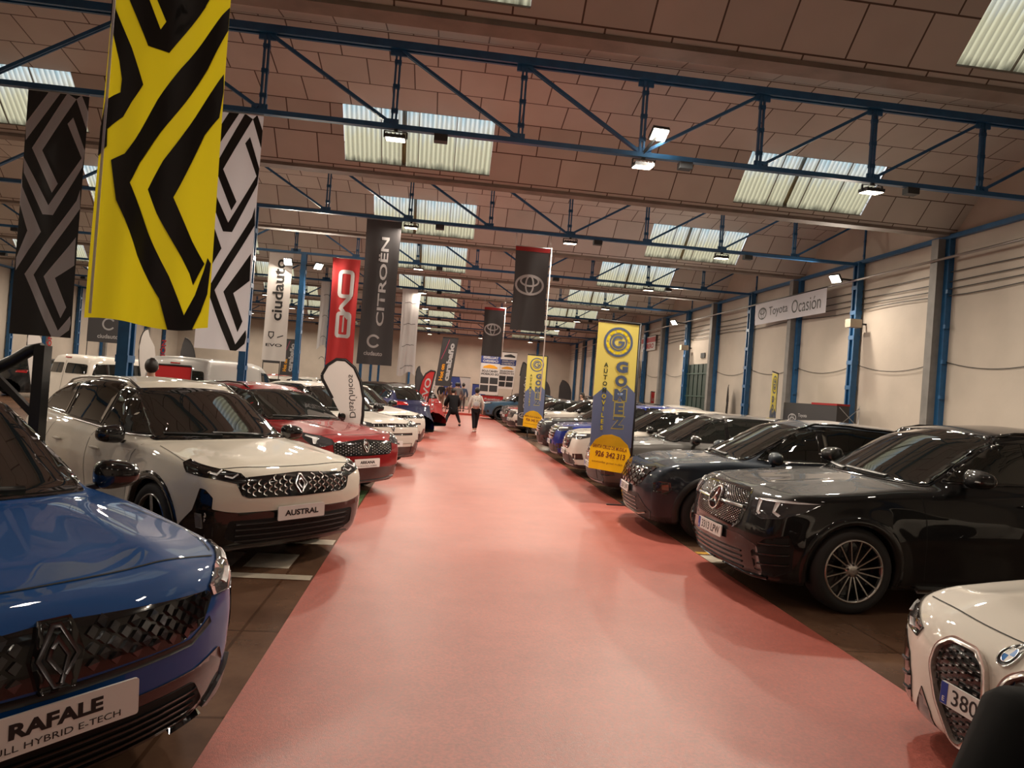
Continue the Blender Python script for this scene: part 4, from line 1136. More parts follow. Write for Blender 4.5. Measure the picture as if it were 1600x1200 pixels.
# ---- floor
m, nt, N, Lk, b = nt_new('polished_floor')
tc = N.new('ShaderNodeTexCoord'); n1 = N.new('ShaderNodeTexNoise'); n1.inputs['Scale'].default_value = .9; n1.inputs['Detail'].default_value = 9; n1.inputs['Roughness'].default_value = .65
Lk.new(tc.outputs['Object'], n1.inputs['Vector'])
cr = N.new('ShaderNodeValToRGB'); e = cr.color_ramp.elements; e[0].position = .36; e[0].color = (.085,.042,.026,1); e[1].position = .66; e[1].color = (.19,.105,.065,1)
Lk.new(n1.outputs['Fac'], cr.inputs['Fac']); 
ck = N.new('ShaderNodeTexBrick'); ck.inputs['Scale'].default_value = 1; ck.inputs['Brick Width'].default_value = 1.2; ck.inputs['Row Height'].default_value = 1.2; ck.offset = 0; ck.inputs['Mortar Size'].default_value = .012
ck.inputs['Color1'].default_value = (1,1,1,1); ck.inputs['Color2'].default_value = (.86,.86,.86,1); ck.inputs['Mortar'].default_value = (.55,.5,.45,1); Lk.new(tc.outputs['Object'], ck.inputs['Vector'])
mx = N.new('ShaderNodeMixRGB'); mx.blend_type = 'MULTIPLY'; mx.inputs['Fac'].default_value = 1; Lk.new(cr.outputs['Color'], mx.inputs['Color1']); Lk.new(ck.outputs['Color'], mx.inputs['Color2'])
Lk.new(mx.outputs['Color'], b.inputs['Base Color']); b.inputs['Roughness'].default_value = .24
FLOORM = m
m, nt, N, Lk, b = nt_new('red_vinyl_carpet')
tc = N.new('ShaderNodeTexCoord'); n1 = N.new('ShaderNodeTexNoise'); n1.inputs['Scale'].default_value = 1.1; n1.inputs['Detail'].default_value = 8; n1.inputs['Roughness'].default_value = .7
Lk.new(tc.outputs['Object'], n1.inputs['Vector'])
cr = N.new('ShaderNodeValToRGB'); e = cr.color_ramp.elements; e[0].position = .3; e[0].color = (.33,.074,.055,1); e[1].position = .72; e[1].color = (.44,.112,.082,1)
Lk.new(n1.outputs['Fac'], cr.inputs['Fac'])
n3 = N.new('ShaderNodeTexNoise'); n3.inputs['Scale'].default_value = 55; n3.inputs['Detail'].default_value = 4; Lk.new(tc.outputs['Object'], n3.inputs['Vector'])
m3 = N.new('ShaderNodeMapRange'); m3.inputs['From Min'].default_value = .3; m3.inputs['From Max'].default_value = .7; m3.inputs['To Min'].default_value = .78; m3.inputs['To Max'].default_value = 1.22; Lk.new(n3.outputs['Fac'], m3.inputs['Value'])
v3 = N.new('ShaderNodeVectorMath'); v3.operation = 'SCALE'; Lk.new(cr.outputs['Color'], v3.inputs[0]); Lk.new(m3.outputs['Result'], v3.inputs['Scale']); Lk.new(v3.outputs['Vector'], b.inputs['Base Color'])
r3 = N.new('ShaderNodeMapRange'); r3.inputs['To Min'].default_value = .28; r3.inputs['To Max'].default_value = .52; Lk.new(n3.outputs['Fac'], r3.inputs['Value']); Lk.new(r3.outputs['Result'], b.inputs['Roughness'])
n2 = N.new('ShaderNodeTexNoise'); n2.inputs['Scale'].default_value = 260; n2.inputs['Detail'].default_value = 2; Lk.new(tc.outputs['Object'], n2.inputs['Vector'])
bp = N.new('ShaderNodeBump'); bp.inputs['Strength'].default_value = .35; bp.inputs['Distance'].default_value = .004; Lk.new(n2.outputs['Fac'], bp.inputs['Height']); Lk.new(bp.outputs['Normal'], b.inputs['Normal'])
b.inputs['Roughness'].default_value = .38; b.inputs['Specular IOR Level'].default_value = .65
CARPET = m

def plane(name, x0, y0, x1, y1, z, m):
    return mesh_obj(name, [(x0,y0,z),(x1,y0,z),(x1,y1,z),(x0,y1,z)], [(0,1,2,3)], m)
bm = bmesh.new(); add_box(bm, ((XL+XR)/2, (Y0+Y1)/2, -.1), (XR-XL+.6, Y1-Y0+.6, .2)); struct(bm_obj('floor', bm, FLOORM))
bm = bmesh.new(); add_box(bm, ((-.95+3.15)/2, (Y0+.3+39.6)/2, .003), (4.10, 39.6-Y0-.3, .006))
o = bm_obj('carpet_runner', bm, CARPET); tag(o, 'long red carpet running down the aisle between the cars', 'carpet')
bm = bmesh.new(); add_box(bm, (3.0, 46.2, .06), (8.6, 13.0, .12)); add_box(bm, (3.0, 39.69, .062), (8.6, .03, .124), mi=1)
o = bm_obj('stage_platform', bm, [mat('stage_carpet', (.50,.22,.19), .55, noise=(2,.1)), mat('stage_edge_red', (.55,.06,.04), .5)]); tag(o, 'low carpeted platform with a red edge at the far end of the aisle', 'platform')

# painted marks on the floor of the left bays
WP = mat('floor_paint_white', (.50,.44,.36), .3, noise=(5,.25)); GP = mat('floor_paint_green', (.10,.16,.07), .3, noise=(5,.25)); YP = mat('floor_paint_yellow', (.50,.28,.05), .3, noise=(5,.25)); BP = mat('floor_paint_dark', (.06,.035,.025), .3)
def mark(x0, y0, x1, y1, m, label, rz=0, z=.0015):
    o = plane('floor_marking', -(x1-x0)/2, -(y1-y0)/2, (x1-x0)/2, (y1-y0)/2, 0, m); o.location = ((x0+x1)/2, (y0+y1)/2, z); o.rotation_euler.z = rz
    tag(o, label, 'floor marking')
mark(-3.4, 6.02, -.97, 6.16, WP, 'worn white stripe painted on the brown floor nearest the front of the cream SUV')
mark(-2.1, 6.35, -1.72, 6.85, WP, 'left worn white painted tile on the brown floor under the cream SUV')
mark(-1.62, 6.35, -1.22, 6.85, WP, 'right worn white painted tile on the brown floor under the cream SUV')
mark(-2.6, 7.30, -.97, 7.52, WP, 'white painted stripe under the corner of the cream SUV')
mark(-2.0, 8.25, -.97, 8.42, WP, 'white painted stripe beside the carpet before the green band')
mark(-2.4, 8.55, -.97, 8.72, YP, 'yellow painted stripe beside the carpet before the green band')
mark(-3.4, 9.2, -.97, 10.9, GP, 'faded green painted band in front of the dark red coupe SUV')
mark(-3.6, 3.0, -3.3, 6.0, BP, 'dark worn strip on the brown floor between the blue and cream SUVs', rz=-.35) if False else None
mark(3.17, 7.32, 3.50, 7.66, WP, 'small worn white painted patch beside the carpet before the black SUV')
mark(3.17, 7.72, 7.2, 7.82, YP, 'thin yellow painted line between the black and slate blue SUVs')

# ---- ceiling: repeated vault bays with skylight openings
SKX = [(-2.0,.66), (5.45,8.12), (-9.1,-6.45), (-17.5,-14.8)]
def uvquad(me_data, pts, uvs):
    vs, fs, uv = me_data; i = len(vs); vs += pts; fs.append(tuple(range(i, i+4))); uv += uvs
def build_uv(name, data, m, smooth=False):
    vs, fs, uv = data
    me = bpy.data.meshes.new(name); me.from_pydata(vs, [], fs); l = me.uv_layers.new(name='UVMap')
    l.data.foreach_set('uv', [c for q in uv for c in q]); me.materials.append(m)
    if smooth: me.polygons.foreach_set('use_smooth', [True]*len(fs))
    return link(bpy.data.objects.new(name, me))
steep = hypot(BAY/2-CR, ZCREASE-ZGUT); gentle = hypot(CR, ZRIDGE-ZCREASE)
OPEN0, OPEN1 = .0, .85
def steep_pt(n, x, t, side=1):
    return (x, TY(n)+side*(CR+(BAY/2-CR-.10)*t), ZCREASE+(ZGUT-ZCREASE)*t)
for n in range(N0, N1+1):
    A = ([], [], []); B = ([], [], [])
    for side in (1, -1):
        uvquad(A, [(XL, TY(n), ZRIDGE), (XR, TY(n), ZRIDGE), (XR, TY(n)+side*CR, ZCREASE), (XL, TY(n)+side*CR, ZCREASE)], [(XL, gentle), (XR, gentle), (XR, 0), (XL, 0)])
        if side == -1:
            uvquad(B, [steep_pt(n, XL, 0, -1), steep_pt(n, XR, 0, -1), steep_pt(n, XR, 1, -1), steep_pt(n, XL, 1, -1)], [(XL, 0), (XR, 0), (XR, -steep), (XL, -steep)])
        else:
            xs = sorted([XL, XR]+[v for a in SKX for v in a])
            for a, b_ in zip(xs, xs[1:]):
                hole = any(abs(a-s[0]) < 1e-6 for s in SKX)
                t0 = OPEN1 if hole else 0
                uvquad(B, [steep_pt(n, a, t0), steep_pt(n, b_, t0), steep_pt(n, b_, 1), steep_pt(n, a, 1)], [(a, -steep*t0), (b_, -steep*t0), (b_, -steep), (a, -steep)])
    o = build_uv('ceiling', A, CEIL_A); struct(o); o = build_uv('ceiling', B, CEIL_B); struct(o)
# skylight sheets
words = ['first','second','third','fourth','fifth','sixth','seventh','eighth','ninth','tenth','eleventh']
w_ = SKX[0][1]-SKX[0][0]
data = ([], [], []); NW = 32; seg = 4; NS = NW*seg
rows = [0, .33, .66, 1]
pts = []; uvs = []
for r in rows:
    for k in range(NS+1):
        x = w_*k/NS; ph = 2*pi*k/seg
        amp = .024*sin(ph+.0)
        p0 = steep_pt(0, 0, -.03+(OPEN1+.06)*r); nn = Vector((0, -(ZGUT-ZCREASE), (BAY/2-CR-.1))).normalized()
        pts.append((x, p0[1]-TY(0)+nn.y*(amp+.03), p0[2]+nn.z*(amp+.03))); uvs.append((x, r))
fs = []; fuv = []
for r in range(len(rows)-1):
    for k in range(NS):
        q = (r*(NS+1)+k, r*(NS+1)+k+1, (r+1)*(NS+1)+k+1, (r+1)*(NS+1)+k); fs.append(q); fuv += [uvs[i] for i in q]
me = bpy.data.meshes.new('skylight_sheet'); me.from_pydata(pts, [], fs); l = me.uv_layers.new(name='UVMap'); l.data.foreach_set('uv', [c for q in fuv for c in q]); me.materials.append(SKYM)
me.polygons.foreach_set('use_smooth', [True]*len(fs))
fb = bmesh.new()
a0 = steep_pt(0, 0, 0); a1 = steep_pt(0, 0, OPEN1); a0 = Vector((0, a0[1]-TY(0), a0[2])); a1 = Vector((0, a1[1]-TY(0), a1[2]))
for k in (1, 2, 3): add_bar(fb, a0+Vector((w_*k/4, 0, 0)), a1+Vector((w_*k/4, 0, 0)), .012, .03)
add_bar(fb, a0+Vector((w_*.40, 0, .10)), a1+Vector((w_*.40, 0, .10)), .08, .04)
add_bar(fb, a1+Vector((0,0,.0)), a1+Vector((w_,0,0)), .012, .02); add_bar(fb, a1+Vector((w_*.40,0,.10)), a1+Vector((w_*.40,0,-.01)), .08, .02)
mf = bpy.data.meshes.new('skylight_bar'); fb.to_mesh(mf); fb.free(); mf.materials.append(mat('sheet_joint', (.22,.21,.18), .5))
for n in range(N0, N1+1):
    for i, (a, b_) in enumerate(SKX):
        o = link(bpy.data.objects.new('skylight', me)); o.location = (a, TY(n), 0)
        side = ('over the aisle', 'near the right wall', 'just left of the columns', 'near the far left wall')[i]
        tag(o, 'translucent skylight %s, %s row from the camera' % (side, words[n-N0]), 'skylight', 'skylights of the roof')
        g_ = link(bpy.data.objects.new('sheet_joint', mf), o)
# gutters
for n in range(N0, N1+2):
    y = TY(n)-BAY/2
    bm = bmesh.new(); add_box(bm, ((XL+XR)/2, y, ZGUT-.015), (XR-XL, .25, .06))
    o = bm_obj('roof_gutter', bm, GUTTER); tag(o, 'concrete roof gutter beam crossing the hall, %s from the camera' % words[n-N0], 'roof beam', 'roof gutters')
# roof ridge caps so that no daylight leaks
# ---- walls
def wallbox(name, x0, y0, x1, y1, z1=7.0):
    bm = bmesh.new(); add_box(bm, ((x0+x1)/2, (y0+y1)/2, z1/2), (x1-x0, y1-y0, z1)); struct(bm_obj(name, bm, WALLM))
wallbox('wall_right', XR, Y0-.3, XR+.25, Y1+.3); wallbox('wall_left', XL-.25, Y0-.3, XL, Y1+.3)
wallbox('wall_far', XL-.25, Y1, XR+.25, Y1+.25); wallbox('wall_back', XL-.25, Y0-.25, XR+.25, Y0)

# ---- trusses
def truss_master(mirror):
    r = thing('roof_truss', 'x', 'roof truss')
    s = -1 if mirror else 1
    def X(k): return s*k*PITCH
    bm = bmesh.new()
    for dy in (-.05, .05): add_box(bm, (X(4), dy, ZT), (8*PITCH, .045, .11))
    bm_obj('top_chord', bm, BLUE, r)
    bm = bmesh.new(); add_box(bm, (X(4), 0, ZB), (8*PITCH, .09, .07)); bm_obj('bottom_chord', bm, BLUE, r)
    for k in range(0, 9):
        bm = bmesh.new()
        for d in (-.028, .028): add_bar(bm, (X(k)+d, 0, ZB), (X(k)+d, 0, ZT), .028, .05)
        for t in (.2, .5, .8): add_box(bm, (X(k), 0, ZB+(ZT-ZB)*t), (.10, .05, .06))
        add_box(bm, (X(k), 0, ZT-.08), (.24, .03, .13)); add_box(bm, (X(k)-s*.04*(1 if k<4 else -1), 0, ZB+.07), (.22, .03, .09))
        bm_obj('vertical_strut', bm, BLUE, r)
    for k in range(8):
        bm = bmesh.new()
        a, b_ = ((k, ZT-.07), (k+1, ZB+.06)) if k < 4 else ((k+1, ZT-.07), (k, ZB+.06))
        d = s*.06*(1 if k < 4 else -1)
        for dy in (-.02, .02): add_bar(bm, (X(a[0])+d, dy, a[1]), (X(b_[0])-d, dy, b_[1]), .045, .025, up=Vector((0,1,0)))
        bm_obj('diagonal_brace', bm, BLUE, r)
    return r
def lamp_master():
    r = thing('floodlight', 'x', 'lamp')
    bm = bmesh.new(); add_box(bm, (0,0,-.115), (.30,.24,.05)); 
    for i in range(5): add_box(bm, (-.12+.06*i,0,-.085), (.012,.2,.03))
    bm_obj('housing', bm, DARKSTEEL, r)
    bm = bmesh.new(); add_bar(bm, (-.165,0,-.03), (-.165,0,-.12), .02, .03); add_bar(bm, (.165,0,-.03), (.165,0,-.12), .02, .03); add_bar(bm, (-.17,0,-.03), (.17,0,-.03), .03, .012); add_bar(bm, (0,0,-.035), (0,0,0), .05)
    bm_obj('bracket', bm, DARKSTEEL, r)
    bm = bmesh.new(); add_box(bm, (0,0,-.144), (.27,.21,.012)); bm_obj('lamp_glass', bm, mat('lamp_emitter', (1,.95,.85), .3, emit=(1,.86,.66), emit_s=9), r)
    return r
def box_master():
    r = thing('sensor_box', 'x', 'box'); 
    bm = bmesh.new(); add_box(bm, (0,0,-.06), (.20,.14,.10)); bm_obj('housing', bm, DARKSTEEL, r)
    bm = bmesh.new(); add_box(bm, (0,0,-.005), (.08,.06,.02)); bm_obj('bracket', bm, DARKSTEEL, r)
    return r
tr_r = truss_master(False); tr_l = truss_master(True); first = {}
lampm = lamp_master(); boxm = box_master(); used = {'l': 0, 'b': 0}
LAMP_W = 110.
def put(master, key, loc, label, group, rot=None):
    if not used[key]: o = master; used[key] = 1; o['label'] = label; o['group'] = group; o.location = loc
    else: o = dup(master, loc, None, label, group)
    if rot: o.rotation_euler = rot
    return o
def area_light(loc, direction, W, size=.24, col=(1,.87,.71), spread=pi):
    ld = bpy.data.lights.new('lamp_light', 'AREA'); ld.shape = 'SQUARE'; ld.size = size; ld.energy = W; ld.color = col; ld.spread = spread
    o = bpy.data.objects.new('lamp_light', ld); COL.objects.link(o); o.location = loc
    o.rotation_euler = Vector(direction).to_track_quat('-Z', 'Y').to_euler(); return o
for n in range(N0, N1+1):
    for side, mst in (('right', tr_r), ('left', tr_l)):
        lab = 'blue steel roof truss over the %s hall, %s from the camera' % (side, words[n-N0])
        if side in first: o = dup(mst, (XC, TY(n), 0), None, lab, 'roof trusses')
        else: o = mst; first[side] = 1; o.location = (XC, TY(n), 0); o['label'] = lab; o['group'] = 'roof trusses'
        s = 1 if side == 'right' else -1
        for k in (2, 4, 6):
            x = XC+s*k*PITCH+.04; w = {2:'nearest the columns', 4:'at mid span', 6:'towards the outer wall'}[k]
            o = put(lampm, 'l', (x, TY(n), ZB-.035), 'square floodlight under the %s truss of the %s hall, %s' % (words[n-N0], side, w), 'truss floodlights', (.10, 0, 0))
            f_ = {-1: .1, 0: .2}.get(n, 1.)
            if f_: area_light((x, TY(n)-.02, ZB-.035-.165), (0, -.10, -1), LAMP_W*f_)
            if n >= 1 and (k != 4 or n < 4):
                put(boxm, 'b', (x+s*.66, TY(n), ZB-.035), 'small dark box beside the lamp %s, %s truss, %s hall' % (w, words[n-N0], side), 'small boxes on the trusses')
# ---- columns
def column(x, y, label, h=ZB, wall=0):
    r = thing('steel_column', label, 'column', (x, y, 0))
    bm = bmesh.new()
    for d in (-.085, .085): add_box(bm, (0, d, h/2), (.15, .05, h))
    add_box(bm, (0, 0, h/2), (.03, .13, h)); bm_obj('column_shaft', bm, BLUE, r)
    bm = bmesh.new()
    k = .55
    while k < h-.2: add_box(bm, (-.078, 0, k), (.012, .235, .10)); add_box(bm, (.078, 0, k), (.012, .235, .10)); k += .62
    bm_obj('batten_plates', bm, BLUE, r)
    bm = bmesh.new(); add_box(bm, (0,0,.015), (.34,.36,.03)); bm_obj('base_plate', bm, BLUE, r)
    return r
for n in range(N0, N1+1):
    column(-4.40, TY(n), 'blue steel column between the two halls, %s from the camera' % words[n-N0])
    column(XR-.13, TY(n), 'blue steel column against the right wall, %s from the camera' % words[n-N0], h=ZB+.05)
    column(XL+.13, TY(n), 'blue steel column against the left wall, %s from the camera' % words[n-N0], h=ZB+.05)
    for x, s, w in ((XR, -1, 'right'), (XL, 1, 'left')):
        y = TY(n)+BAY/2
        if n == N1: continue
        r = thing('wall_pier', 'grey concrete pier with a blue steel strip on the %s wall, %s from the camera' % (w, words[n-N0]), 'column', (x, y, 0))
        bm = bmesh.new(); add_box(bm, (s*.14, .09, ZGUT/2-.05), (.28, .20, ZGUT-.1)); bm_obj('pier', bm, GREYCOL, r)
        bm = bmesh.new(); add_box(bm, (s*.06, -.07, ZGUT/2-.05), (.12, .12, ZGUT-.1))
        k = .8
        while k < 5.3: add_box(bm, (s*.10, -.14, k), (.08, .07, .08)); k += .72
        bm_obj('steel_strip', bm, BLUE, r)
# eaves beams along the walls
for x, w in ((XR-.08, 'right'), (XL+.08, 'left')):
    bm = bmesh.new(); add_box(bm, (x, (Y0+Y1)/2, ZB+.06), (.10, Y1-Y0, .09)); o = bm_obj('eaves_beam', bm, BLUE); tag(o, 'blue steel beam running along the top of the %s wall' % w, 'beam')
# far wall posts
for x, lab in ((-2.3, 'blue column on the far wall left of the aisle'), (7.6, 'blue column on the far wall right of the aisle')):
    column(x, Y1-.14, lab)
# pipe and cables on the right wall
def tube_thing(name, pts, r, m, label, cat, n=8):
    bm = bmesh.new(); add_tube(bm, pts, r, n); o = bm_obj(name, bm, m); return tag(o, label, cat)
tube_thing('conduit_pipe', [(XR-.32, y, 5.04) for y in (4, 53)], .028, mat('pipe_grey', (.38,.37,.36), .3, .8), 'long grey conduit pipe along the upper right wall', 'pipe')
for i, z in enumerate((4.80, 4.61, 4.47, 4.34)):
    pts = []
    for k in range(80):
        y = 2+k*.65; pts.append((XR-.06, y, z+.03*sin(k*.9+i)*(1 if i == 3 else .3)))
    tube_thing('wall_cable', pts, .011, CABLE, 'dark cable along the right wall, %s below the grey pipe' % words[i], 'cable', 6)
for n in range(1, 7):
    pts = []
    ya, yb = TY(n)-BAY/2, TY(n)
    for (a, b_, w) in ((ya, yb, 'before'), (yb, yb+BAY/2, 'after')):
        p = [(XR-.03, a+(b_-a)*k/12, 3.0-.20*(1-((k-6)/6)**2)) for k in range(13)]
        tube_thing('sagging_cable', p, .008, CABLE, 'thin cable sagging on the right wall just %s its %s blue column' % (w, words[n-N0]), 'cable', 5)
# green gate
g = thing('green_gate', 'dark green corrugated metal gate in the right wall', 'gate', (XR-.04, 25.9, 0))
GREEN = mat('green_gate_paint', (.006,.024,.016), .5)
bm = bmesh.new()
for k in range(12): add_box(bm, (-.02*(k % 2), -1.27+k*.23, 1.64), (.05, .20, 3.28))
bm_obj('gate_panel', bm, GREEN, g)
bm = bmesh.new()
for z in (.2, 1.1, 2.0, 2.9): add_box(bm, (-.06, 0, z), (.03, 2.8, .05))
bm_obj('gate_rail', bm, mat('gate_rail', (.012,.045,.03), .45), g)
bm = bmesh.new(); add_box(bm, (XR-.02, 25.9, 3.62), (.03, .42, .20)); tag(bm_obj('gate_sign', bm, INK), 'small dark sign above the green gate', 'sign')
# wall loudspeakers
for n in (2, 4):
    r = thing('wall_speaker', 'beige loudspeaker on the right wall beside its %s blue column' % words[n-N0], 'loudspeaker', (XR-.25, TY(n)-.35+.1, 3.97))
    bm = bmesh.new(); add_box(bm, (-.08,0,0), (.30,.22,.20)); bm_obj('cabinet', bm, mat('speaker_beige', (.42,.36,.28), .5), r)
    bm = bmesh.new(); add_box(bm, (.15,0,.0), (.20,.04,.04)); bm_obj('bracket', bm, DARKSTEEL, r)
# strong floodlights on columns
def flood(x, y, z, d, label, W):
    r = thing('floodlight', label, 'lamp', (x, y, z))
    q = Vector(d).to_track_quat('-Z', 'Y')
    bm = bmesh.new(); add_box(bm, (0,0,0), (.26,.22,.06)); o = bm_obj('housing', bm, DARKSTEEL, r); o.rotation_euler = q.to_euler()
    bm = bmesh.new(); add_box(bm, (0,0,-.034), (.23,.19,.01)); o = bm_obj('lamp_glass', bm, mat('flood_emitter', (1,.95,.85), .3, emit=(1,.88,.70), emit_s=60), r); o.rotation_euler = q.to_euler()
    return r
def flood_arm(r, v):
    bm = bmesh.new(); add_bar(bm, (0,0,0), v, .04); bm_obj('arm', bm, DARKSTEEL, r)
for (x, y, z, d, lab, arm) in (
    (XR-.75, TY(2)-.05, 5.07, (-.75,-.35,-.75), 'bright floodlight on an arm at the blue column nearest the white wall banner', (.55,.05,0)),
    (XR-.75, TY(4)-.05, 5.0, (-.75,-.35,-.75), 'bright floodlight on an arm above the green gate', (.55,.05,0)),
    (-4.40+.45, TY(3)-.1, 5.10, (.55,-.6,-.75), 'bright floodlight on the right side of the column behind the red hanging banner', (-.4,.1,0)),
    (-4.40-.45, TY(3)-.1, 5.15, (-.2,-.9,-.5), 'bright floodlight on the left side of the column behind the white hanging banner', (.4,.1,0)),
    (XC+4*PITCH+.22, TY(1)-.12, 5.78, (.05,-.55,-.8), 'very bright floodlight fixed above the lower chord at mid span of the third truss', (-.2,.1,-.3))):
    n_ = 4 if lab.startswith('very') else 0
    r = flood(x, y, z, d, lab, 0); flood_arm(r, arm)
    dv = Vector(d).normalized(); area_light(Vector((x,y,z))+dv*(.05 if n_ < 4 else .30), d, 150., .2)
# daylight outside
w = bpy.data.worlds.new('sky_world'); SC.world = w; w.use_nodes = True
bg = w.node_tree.nodes['Background']; bg.inputs['Color'].default_value = (.86,.93,1.0,1); bg.inputs['Strength'].default_value = 1.15
cd = bpy.data.cameras.new('camera'); cam = bpy.data.objects.new('camera', cd); COL.objects.link(cam); SC.camera = cam
cd.sensor_fit = 'HORIZONTAL'; cd.sensor_width = 36; cd.lens = 36*1065/1600; cd.clip_start = .05; cd.clip_end = 200
th = math.atan(115/1065); pt = .006; rl = .074
fwd = Vector((sin(th)*cos(pt), cos(th)*cos(pt), sin(pt))); rt = Vector((cos(th), -sin(th), 0)); up = rt.cross(fwd)
r2 = rt*cos(rl)+up*sin(rl); u2 = -rt*sin(rl)+up*cos(rl)
cam.matrix_world = Matrix(((r2.x,u2.x,-fwd.x,0),(r2.y,u2.y,-fwd.y,0),(r2.z,u2.z,-fwd.z,1.78),(0,0,0,1)))
vs = SC.view_settings; vs.view_transform = 'Standard'; vs.look = 'None'; vs.gamma = 1; vs.use_curve_mapping = False; vs.exposure = .28
# ================================================================ banners, flags, signs
def fabric(name, col, tl=.35, rough=.55):
    if name in MATS: return MATS[name]
    m = bpy.data.materials.new(name); m.use_nodes = True; nt = m.node_tree; N = nt.nodes; Lk = nt.links; b = N['Principled BSDF']
    b.inputs['Base Color'].default_value = (*col[:3], 1); b.inputs['Roughness'].default_value = rough
    t = N.new('ShaderNodeBsdfTranslucent'); t.inputs['Color'].default_value = (*col[:3], 1)
    mx = N.new('ShaderNodeMixShader'); mx.inputs['Fac'].default_value = tl
    Lk.new(b.outputs[0], mx.inputs[1]); Lk.new(t.outputs[0], mx.inputs[2]); Lk.new(mx.outputs[0], N['Material Output'].inputs['Surface'])
    MATS[name] = m; return m
F_YEL = fabric('fabric_yellow', (.88,.74,.02), .42); F_BLK = fabric('fabric_black', (.016,.015,.016), .1); F_WHT = fabric('fabric_white', (.78,.77,.84), .40)
F_RED = fabric('fabric_red', (.42,.022,.024), .3); F_GRY = fabric('fabric_charcoal', (.045,.042,.045), .15); F_SILV = fabric('print_silver', (.50,.49,.50), .2)
F_NAVY = fabric('print_navy', (.03,.05,.22), .2); F_ORG = fabric('print_orange', (.85,.38,.02), .2); F_BLUEG = fabric('print_blue_grey', (.16,.20,.36), .25); F_PAPER = fabric('fabric_offwhite', (.66,.62,.60), .35)
F_DGRN = fabric('print_dark_green', (.03,.05,.03), .1); F_YEL2 = fabric('fabric_sign_yellow', (.66,.56,.14), .35); F_GOLD = fabric('fabric_golden', (.90,.50,.01), .3)

def cloth(name, label, cat, P0, P1, H, base, art=(), waves=(.012, 7.), n=(16, 36), bulge=0., taper=0., skew=0., group=None, parent=None, bottom_wave=.0, phase=0., shape=None, hem=None):
    """hanging fabric. (u right 0..W, v down 0..H); art = [(polys in (u,v) with v measured DOWN, material)]"""
    P0 = Vector(P0); P1 = Vector(P1); R = (P1-P0); W = R.length; R.normalize(); Nn = R.cross(Vector((0,0,1))).normalized()
    a0, fr = waves
    def pos(u, v):
        t = max(0, v/H); c = u/W-.5
        uu = u-taper*c*2*sin(pi*min(t,1))*W*.5+skew*t
        w = a0*(.25+t*1.3)*(sin(c*fr*2*pi+phase+1.3*t)+.5*sin(c*fr*4.3+2.1*t*3+phase*2))+bulge*sin(pi*t)*cos(pi*c)
        dz = bottom_wave*t*sin(c*pi*2+phase)
        return P0+R*uu+Vector((0,0,-v+dz))+Nn*w
    mats = [base]; bm = bmesh.new()
    polys = shape or [[(0,0),(W,0),(W,H),(0,H)]]
    def add(pl, mi, off):
        b2 = polys_bm(pl, (W/n[0], H/n[1]))
        for v in b2.verts:
            u, vv = v.co.x, v.co.y; e = .004
            p = pos(u, vv); nn = (pos(u+e, vv)-p).cross(pos(u, vv+e)-p).normalized()
            v.co = p-nn*off
        vm = {}
        for v in b2.verts: vm[v] = bm.verts.new(v.co)
        for f in b2.faces:
            try: g = bm.faces.new([vm[v] for v in f.verts]); g.material_index = mi; g.smooth = True
            except ValueError: pass
        b2.free()
    add(polys, 0, 0)
    for pl, m in art:
        mats.append(m)
        for off in (.004, -.004): add(pl, len(mats)-1, off*(.7+.3*len(mats)))
    o = bm_obj(name, bm, mats, parent, recalc=False)
    if not parent: tag(o, label, cat, group)
    return o
def edges_map(left, right, pts, v0, v1, W, H):
    """picture points -> cloth (u,v), given the banner's left/right edge polylines (y -> x)"""
    ly = [p[0] for p in left]; lx = [p[1] for p in left]; ry = [p[0] for p in right]; rx = [p[1] for p in right]
    out = []
    for x, y in pts:
        a = float(np.interp(y, ly, lx)); b = float(np.interp(y, ry, rx)); u = min(1, max(0, (x-a)/(b-a)))
        out.append((u*W, (y-v0)/(v1-v0)*H))
    return out
def hang(root, P0, P1, cords=0.):
    """top rod of a hanging banner with two ties up to the truss chord"""
    bm = bmesh.new(); add_tube(bm, [P0, P1], .012, 8)
    for P in (P0, P1):
        P = Vector(P); add_tube(bm, [P, P+Vector((0,0,max(.02, cords)))], .006, 5)
    return bm_obj('hanging_rod', bm, SATIN, root)

